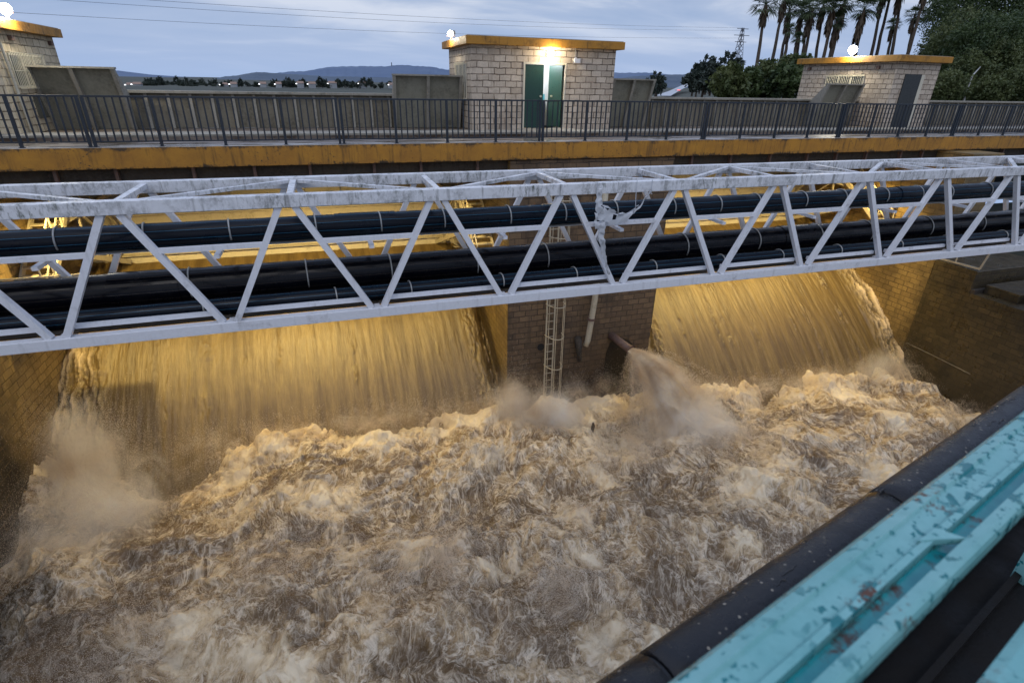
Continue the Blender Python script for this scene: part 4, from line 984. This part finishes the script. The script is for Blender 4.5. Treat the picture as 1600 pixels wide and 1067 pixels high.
def tree_parts(t, h, size, n_cl, per, leaf, mat, seed, flat=.85, trunk_r=.25, lean=(0,0)):
    R = random.Random(seed); m = MB(); base = Vector(t.location); top = base+Vector((lean[0],lean[1],h))
    m.tube([base-Vector((0,0,.5)), base.lerp(top,.5)+Vector((R.uniform(-.1,.1)*h*.3,0,0)), top], [trunk_r, trunk_r*.7, trunk_r*.4], 8)
    for k in range(7):
        a = R.uniform(0, 2*PI); s_ = base.lerp(top, R.uniform(.45,.95)); e = s_+Vector((math.cos(a)*size*.7, math.sin(a)*size*.7, size*R.uniform(.1,.7)))
        m.tube([s_, s_.lerp(e,.5)+Vector((0,0,.1*size)), e], [trunk_r*.35, trunk_r*.22, trunk_r*.08], 6)
    obj('trunk', m, M['bark'], t)
    V, F = crown_mesh(n_cl, per, size, leaf, flat, seed); V = V+np.array([lean[0], lean[1], h+size*.25])
    npmesh('crown', V, F, mat, smooth=False, parent=t)
# right bank hillside
bk = MB(); nx, ny = 26, 16; vs = []
for j in range(ny):
    for i_ in range(nx):
        x = 27+i_*4.0; y = 26+j*5; z = -1+13*float(sst(66, 100, np.array(x-(y-40)*.9)))+ float(fbm(np.array([x*.1]), np.array([y*.1]), 3, 700)[0])*1.2
        vs.append((x, y, z if y > 26 else -3))
bk.add(vs, [(j*nx+i_, j*nx+i_+1, (j+1)*nx+i_+1, (j+1)*nx+i_) for j in range(ny-1) for i_ in range(nx-1)])
tag(obj('hillside', bk, M['bank'], smooth=True), kind='structure')
TR = [(1500,75,44,3.6,'leaf_olive','olive green tree at the left edge of the dark wooded bank'),(1545,25,50,5.0,'leaf','dark tree whose crown rises out of the top of the frame'),(1590,85,42,4.4,'leaf','dark tree at the right frame edge above the railing'),
      (1560,110,38,2.8,'leaf_olive','low olive tree just above the railing end'),(1515,120,38,2.2,'leaf_olive','scrubby olive tree behind the grey door hut'),(1620,30,48,5.5,'leaf','dark tree cut by the top right corner'),
      (1500,20,56,4.0,'leaf','dark upper tree standing higher on the wooded bank'),(1470,85,50,2.0,'leaf_olive','thin spreading tree beside the last palms'),(1600,135,34,2.0,'leaf_olive','rounded bush at the end of the railing'),(1480,140,34,1.5,'leaf_olive','small bush directly right of the grey door hut'),(1540,75,40,3.2,'leaf','dark round tree in the middle of the wooded bank'),(1545,145,33,1.4,'leaf_olive','grey green bush above the railing between two others')]
for i_, (px, py, Yd_, s_, mt, lb) in enumerate(TR):
    c = atY(px, py, Yd_); h = max(1.2, s_*.9); t = thing('tree', lb, 'tree', (c.x, c.y, c.z-h-s_*.25), 'trees on the wooded bank')
    tree_parts(t, h, s_, int(90+s_*36), 60, .085+.008*s_, M[mt], 40+i_, .85, .12+.04*s_)
# pale bare trunk
t = thing('dead_tree', 'pale bare leaning trunk on the scrubby bank', 'tree', atY(1505,158,33))
obj('trunk', MB().tube([atY(1505,160,33), atY(1511,140,33), atY(1520,118,33), atY(1532,105,33)], [.10,.08,.06,.03], 6), M['grey_metal'], t)

# palms
def fan_palm(name, base, top, crown, label, seed, skirt=1.0):
    t = thing(name, label, 'palm', base, 'tall fan palms by the bank'); R = random.Random(seed); b = Vector(base); tp = Vector(top)
    m = MB(); k = 8; pts = [b.lerp(tp, i/k)+Vector((R.uniform(-.04,.04),R.uniform(-.04,.04),0)) for i in range(k+1)]
    m.tube(pts, [.20-.09*i/k for i in range(k+1)], 8); obj('trunk', m, M['bark'], t)
    def fan(dirv, L, w, nseg, m, droop):
        d = dirv.normalized(); s_ = d.cross(Vector((0,0,1)))
        if s_.length < .1: s_ = Vector((1,0,0))
        s_.normalize(); n_ = s_.cross(d); hub = tp+d*L*.45
        m.tube([tp, hub], .02, 3, False)
        for q in range(nseg):
            a = (q/(nseg-1)-.5)*2.3; dd = (d*math.cos(a)+s_*math.sin(a)).normalized(); e = hub+dd*L*.62*R.uniform(.85,1.1)-Vector((0,0,droop*L*.22*R.uniform(.5,1.3)))
            sd = dd.cross(n_)*w; mid = hub.lerp(e,.55)+Vector((0,0,.05*L)); m.add([hub, mid+sd, e, mid-sd], [(0,1,2,3)])
    m = MB()
    for q in range(34):
        a = R.uniform(0, 2*PI); el = R.uniform(-.6, 1.35); fan(Vector((math.cos(a)*math.cos(el), math.sin(a)*math.cos(el), math.sin(el))), crown*R.uniform(.8,1.1), .028*crown, 12, m, 1.0)
    obj('fronds', m, M['frond'], t)
    m = MB(); H = crown*1.45*skirt
    for q in range(int(85*skirt)):
        a = R.uniform(0, 2*PI); r0 = .15; z0 = -R.uniform(0, H*.75); L = crown*R.uniform(.5,.95)*(1-.35*(-z0/H)); r1 = crown*R.uniform(.12,.36)*(1+z0/H*.55)
        p0 = tp+Vector((math.cos(a)*r0, math.sin(a)*r0, z0)); p1 = tp+Vector((math.cos(a)*r1, math.sin(a)*r1, z0-L)); sd = Vector((-math.sin(a), math.cos(a), 0))*.09*crown
        m.add([p0, p0.lerp(p1,.6)+sd, p1, p0.lerp(p1,.6)-sd], [(0,1,2,3)])
    obj('dead_skirt', m, M['skirt'], t)
PL = [((1197,8),(1178,105),1.35,.6),((1226,-2),(1201,100),1.3,.8),((1234,16),(1215,98),1.3,.9),((1233,47),(1221,100),.7,.9),((1254,18),(1239,105),1.3,1.0),((1247,60),(1232,102),.65,1.0),
      ((1270,14),(1252,95),1.35,1.0),((1288,4),(1270,92),1.3,1.1),((1302,12),(1282,92),1.3,1.1),((1320,2),(1293,92),1.5,1.5),((1350,16),(1330,92),1.4,1.3),((1382,-12),(1356,88),1.3,.9),
      ((1396,40),(1382,88),.9,1.0),((1410,-14),(1388,90),1.3,.9),((1430,24),(1412,88),1.1,.8),((1452,-30),(1412,84),1.4,.8),((1398,-40),(1364,86),1.4,.8),((1262,36),(1248,98),1.0,1.0),((1308,34),(1290,95),1.0,1.3)]
PLB = ['outermost tall palm, standing apart at the left of the row','tall palm with its crown in the top edge, second from the outermost','palm third from the outermost, crown touching its neighbour','short palm crown below the third tall palm','tall palm with dense crown in the left half of the row',
       'small brown skirted palm low in the left half of the row','tall palm with drooping skirt before the thick cluster','palm at the start of the thick cluster','palm in the middle of the thick cluster','thickest skirted palm of the cluster','full palm crown directly above the dazzling floodlight',
       'thin leaning palm trunk just right of the floodlight','short palm between the leaning trunks','leaning palm with its crown beyond the top edge','rounded palm crown nearest the wooded bank','thick leaning trunk nearest the wooded bank','stout leaning trunk right of the floodlight','lower palm tucked behind the left half of the row','lower palm tucked into the thick cluster']
for i_, ((cx_, cy_), (bx, by), cs, sk) in enumerate(PL):
    Yp = 50+(i_*7%5)*2.2; top = atY(cx_, cy_, Yp); basep = atY(bx, by+25, Yp); fan_palm('palm', basep, top, cs*1.28, PLB[i_], 60+i_, sk)
# bushy palms / hedge left of the palms
for i_, (px, py, s_, lb) in enumerate([(1140,126,1.5,'leftmost round bush of the clump beside the pylon'),(1168,132,1.6,'dense palm-like bush second in the clump'),(1200,122,2.0,'tallest bush in the middle of the clump'),(1228,130,1.7,'dark bush next to the pale hut wall'),(1246,110,1.8,'high bush between clump and palms'),(1180,146,1.2,'low bush on the parapet line')]):
    Yd_ = 44+i_%3*2; c = atY(px, py, Yd_); t = thing('bush', lb, 'bush', (c.x, c.y, c.z-s_), 'bushes before the palms'); tree_parts(t, s_*.7, s_, 70, 60, .19, M['leaf' if i_%2 else 'leaf_olive'], 90+i_, .85, .12)
# distant trees, shared meshes
def proto_tree(seed, tall):
    t = thing('tree', 'small far tree', 'tree', (0,0,0)); tree_parts(t, 2.6 if tall else 1.6, 2.2, 46, 26, .32, M['leaf_far'], seed, 1.2 if tall else .8, .22); return t
protos = [proto_tree(200+k, k%2) for k in range(4)]
used = set()
def place_tree(px, py, Y_, size, label, group, k):
    src = protos[k%4]
    if k%4 not in used: used.add(k%4); r = src
    else:
        r = src.copy(); col.objects.link(r)
        for ch in list(src.children): c = ch.copy(); col.objects.link(c); c.parent = r
    b = atY(px, py, Y_); r.location = b; s_ = size/5.2; r.scale = (s_, s_, s_); r.rotation_euler = (0,0,k*1.3)
    tag(r, label, 'tree', group); r.name = 'tree'
R = random.Random(9)
for k in range(30):
    px = 1000+k*4.6+R.uniform(-2,2); py = 152-(k*.3)+R.uniform(-3,3)
    if 1030 < px < 1080: continue
    place_tree(px, py, R.uniform(120,200), (4.6+3.4*min(1,k/14.))*R.uniform(.75,1.15), 'dark round tree in the wood beyond the parapet, beside the road', 'trees of the wood beyond the parapet', k)
for k in range(170):
    px = R.uniform(225, 700) if k > 14 else R.uniform(238, 300); place_tree(px, 137+R.uniform(-2,3), R.uniform(500,600), R.uniform(3.2,7.5), 'small dark tree of the far tree line below the hazy hills', 'far trees across the plain', k)
hm0 = None
for k in range(11):
    px = [205,216,352,366,412,436,470,488,520,566,612][k]; p = atY(px, 136.5, 500+R.uniform(-20,20)); w_, d_, h_ = R.uniform(4,8), 6, R.uniform(1.5,3)
    t = thing('house', 'tiny pale house with a lit lamp on the far plain', 'house', p, 'far houses on the plain')
    obj('wall', MB().box(p.x-w_/2,p.x+w_/2,p.y-d_/2,p.y+d_/2,p.z-1,p.z+h_), M['house_wall'], t)
    m = MB(); m.add([(p.x-w_/2-.3,p.y-d_/2-.3,p.z+h_),(p.x+w_/2+.3,p.y-d_/2-.3,p.z+h_),(p.x+w_/2+.3,p.y+d_/2+.3,p.z+h_),(p.x-w_/2-.3,p.y+d_/2+.3,p.z+h_),(p.x-w_/2,p.y,p.z+h_+1.5),(p.x+w_/2,p.y,p.z+h_+1.5)], [(0,1,5,4),(2,3,4,5),(0,4,3),(1,2,5),(3,2,1,0)]); obj('roof', m, M['house_roof'], t)
    obj('lamp', MB().box(p.x-w_/2-.9,p.x-w_/2,p.y-d_/2-.8,p.y-d_/2-.3,p.z+h_*.8,p.z+h_*.8+.5), M['town_light'], t)
# road with a car
a = atY(1036,150,260); b = atY(1052,143,420); c = atY(1076,131.5,760)
rd = MB(); vs = []
for p, w_ in ((a,4.5),(b,4.5),(c,6)): vs += [(p.x-w_,p.y,p.z),(p.x+w_,p.y,p.z)]
rd.add(vs, [(0,1,3,2),(2,3,5,4)]); tag(obj('road', rd, M['asphalt']), kind='structure')
for px, py, Y_, lb in ((1058,142.5,440,'tiny car with red tail lights on the pale wet road'),(1068,137,600,'second tiny car with red lights farther up the road')):
    p = atY(px, py, Y_); t = thing('car', lb, 'car', p)
    m = MB(); m.box(p.x-1.1,p.x+1.1,p.y-2.2,p.y+2.2,p.z+.3,p.z+1.0); m.add([(p.x-.9,p.y-1.5,p.z+1),(p.x+.9,p.y-1.5,p.z+1),(p.x+.9,p.y+1,p.z+1),(p.x-.9,p.y+1,p.z+1),(p.x-.7,p.y-1,p.z+1.5),(p.x+.7,p.y-1,p.z+1.5),(p.x+.7,p.y+.4,p.z+1.5),(p.x-.7,p.y+.4,p.z+1.5)], [(4,5,6,7),(0,1,5,4),(1,2,6,5),(2,3,7,6),(3,0,4,7)])
    obj('body', m, M['camera_case'], t)
    for sx in (-.9,.9): obj('tail_light', MB().box(p.x+sx-.35,p.x+sx+.35,p.y-2.4,p.y-2.21,p.z+.5,p.z+1.1), M['red_light'], t)
# pylon and wires
pb, ptop = atY(1150,100,170), atY(1161,44,170); hh = ptop.z-pb.z; px0 = (pb.x+ptop.x)/2
t = thing('pylon', 'thin lattice electricity pylon left of the palms', 'pylon', (ptop.x, 170, pb.z-3)); m = MB(); lw = .13
def cor(i_, u): w_ = 1.5*(1-u)+.28*u; return Vector((ptop.x+(-w_,w_,w_,-w_)[i_], 170+(-w_,-w_,w_,w_)[i_], pb.z-3+(hh+3)*u))
for i_ in range(4):
    m.bar(cor(i_,0), cor(i_,1), lw, lw)
    for k in range(9): u0, u1 = k/9, (k+1)/9; m.bar(cor(i_,u0), cor((i_+1)%4,u1), lw*.6, lw*.6); m.bar(cor((i_+1)%4,u0), cor(i_,u1), lw*.6, lw*.6)
obj('lattice_mast', m, M['wire'], t)
for u, L in ((.98,2.2),(.84,3.0),(.70,2.2)): z = pb.z-3+(hh+3)*u; obj('cross_arm', MB().bar((ptop.x-L,170,z),(ptop.x+L,170,z),.16,.16), M['wire'], t)
for k, (l, mdl, r_, lb) in enumerate([((40,24),(640,62),(1158,60),'lowest thin power cable crossing the sky'),((90,-1),(700,48),(1160,48),'middle thin power cable crossing the sky'),((225,0),(760,40),(1162,44),'upper thin power cable crossing the sky')]):
    A_, B_ = atY(l[0]-400, l[1]-28, 90), atY(r_[0], r_[1], 168); Mx = atY(mdl[0], mdl[1], 140)
    pts = [((1-u)**2)*A_+2*u*(1-u)*Mx+u*u*B_ for u in [i_/24 for i_ in range(25)]]
    o = obj('power_cable', MB().tube(pts, .022, 4), M['wire']); tag(o, lb, 'cable', 'power cables from the pylon')

# ------------------------------------------------------------------ world and daylight
wd = bpy.data.worlds.new("World"); scene.world = wd; wd.use_nodes = True; nt_ = wd.node_tree; nn = nt_.nodes; lk = nt_.links
bg = nn['Background']
sky = nn.new('ShaderNodeTexSky'); sky.sky_type = 'NISHITA'; sky.sun_disc = False; SE, SR = math.radians(20), math.radians(200)
sky.sun_elevation = SE; sky.sun_rotation = SR; sky.air_density = 1.6; sky.dust_density = 1.5; sky.ozone_density = 3
tc = nn.new('ShaderNodeTexCoord'); sp_ = nn.new('ShaderNodeSeparateXYZ'); lk.new(tc.outputs['Generated'], sp_.inputs[0])
def mth(op, a, b=0.0):
    r = nn.new('ShaderNodeMath'); r.operation = op
    for i_, v in enumerate((a, b)):
        if isinstance(v, (int, float)): r.inputs[i_].default_value = v
        else: lk.new(v, r.inputs[i_])
    return r.outputs[0]
zc = mth('MAXIMUM', sp_.outputs[2], 0.0); den = mth('ADD', zc, .16)
cv = nn.new('ShaderNodeCombineXYZ'); lk.new(mth('DIVIDE', sp_.outputs[0], den), cv.inputs[0]); lk.new(mth('DIVIDE', sp_.outputs[1], den), cv.inputs[1])
mp = nn.new('ShaderNodeMapping'); mp.inputs['Scale'].default_value = (.55, .9, 1); mp.inputs['Rotation'].default_value = (0,0,.5); lk.new(cv.outputs[0], mp.inputs[0])
nz = nn.new('ShaderNodeTexNoise'); nz.inputs['Scale'].default_value = 1.1; nz.inputs['Detail'].default_value = 7; nz.inputs['Roughness'].default_value = .52; nz.inputs['Distortion'].default_value = .35; lk.new(mp.outputs[0], nz.inputs['Vector'])
rp = nn.new('ShaderNodeValToRGB'); lk.new(nz.outputs[0], rp.inputs[0]); e = rp.color_ramp.elements
e[0].position = .38; e[0].color = (.30,.41,.67,1); e[1].position = .62; e[1].color = (.82,.85,.97,1); q = e.new(.5); q.color = (.43,.52,.75,1)
mx1 = nn.new('ShaderNodeMix'); mx1.data_type = 'RGBA'; lk.new(rp.outputs[0], mx1.inputs[6]); mx1.inputs[7].default_value = (.42,.57,.88,1)
lk.new(mth('SUBTRACT', 1.0, mth('MINIMUM', mth('MULTIPLY', zc, 7.0), 1.0)), mx1.inputs[0])
# brighter cloud overhead, and the clear-sky model underneath it
br_ = nn.new('ShaderNodeMix'); br_.data_type = 'RGBA'; br_.blend_type = 'MULTIPLY'; br_.inputs[0].default_value = 1; lk.new(mx1.outputs[2], br_.inputs[6])
gr = mth('ADD', 1.0, mth('MULTIPLY', mth('MAXIMUM', mth('SUBTRACT', zc, .15), 0.0), .75)); cg = nn.new('ShaderNodeCombineXYZ')
for i_ in range(3): lk.new(gr, cg.inputs[i_])
lk.new(cg.outputs[0], br_.inputs[7])
sc_ = nn.new('ShaderNodeMix'); sc_.data_type = 'RGBA'; sc_.blend_type = 'MULTIPLY'; sc_.inputs[0].default_value = 1; lk.new(sky.outputs[0], sc_.inputs[6]); sc_.inputs[7].default_value = (.07,.07,.07,1)
fx = nn.new('ShaderNodeMix'); fx.data_type = 'RGBA'; fx.inputs[0].default_value = .85; lk.new(sc_.outputs[2], fx.inputs[6]); lk.new(br_.outputs[2], fx.inputs[7])
lk.new(fx.outputs[2], bg.inputs[0]); bg.inputs[1].default_value = 1.0
sl = bpy.data.lights.new('sun', 'SUN'); sl.energy = .35; sl.angle = math.radians(25); sl.color = (1,.95,.9); so = bpy.data.objects.new('sun', sl); col.objects.link(so)
dv = Vector((math.sin(SR)*math.cos(math.radians(50)), math.cos(SR)*math.cos(math.radians(50)), math.sin(math.radians(50)))); so.rotation_euler = (-dv).to_track_quat('-Z','Y').to_euler()
scene.view_settings.view_transform = 'Standard'; scene.view_settings.look = 'None'; scene.view_settings.exposure = 0; scene.view_settings.gamma = 1
scene.render.engine = 'CYCLES'
cy = scene.cycles; cy.use_denoising = True; cy.max_bounces = 7; cy.volume_bounces = 5; cy.volume_max_steps = 96; cy.diffuse_bounces = 3; cy.glossy_bounces = 3; cy.transmission_bounces = 3; cy.sample_clamp_indirect = 4; cy.caustics_reflective = False; cy.caustics_refractive = False
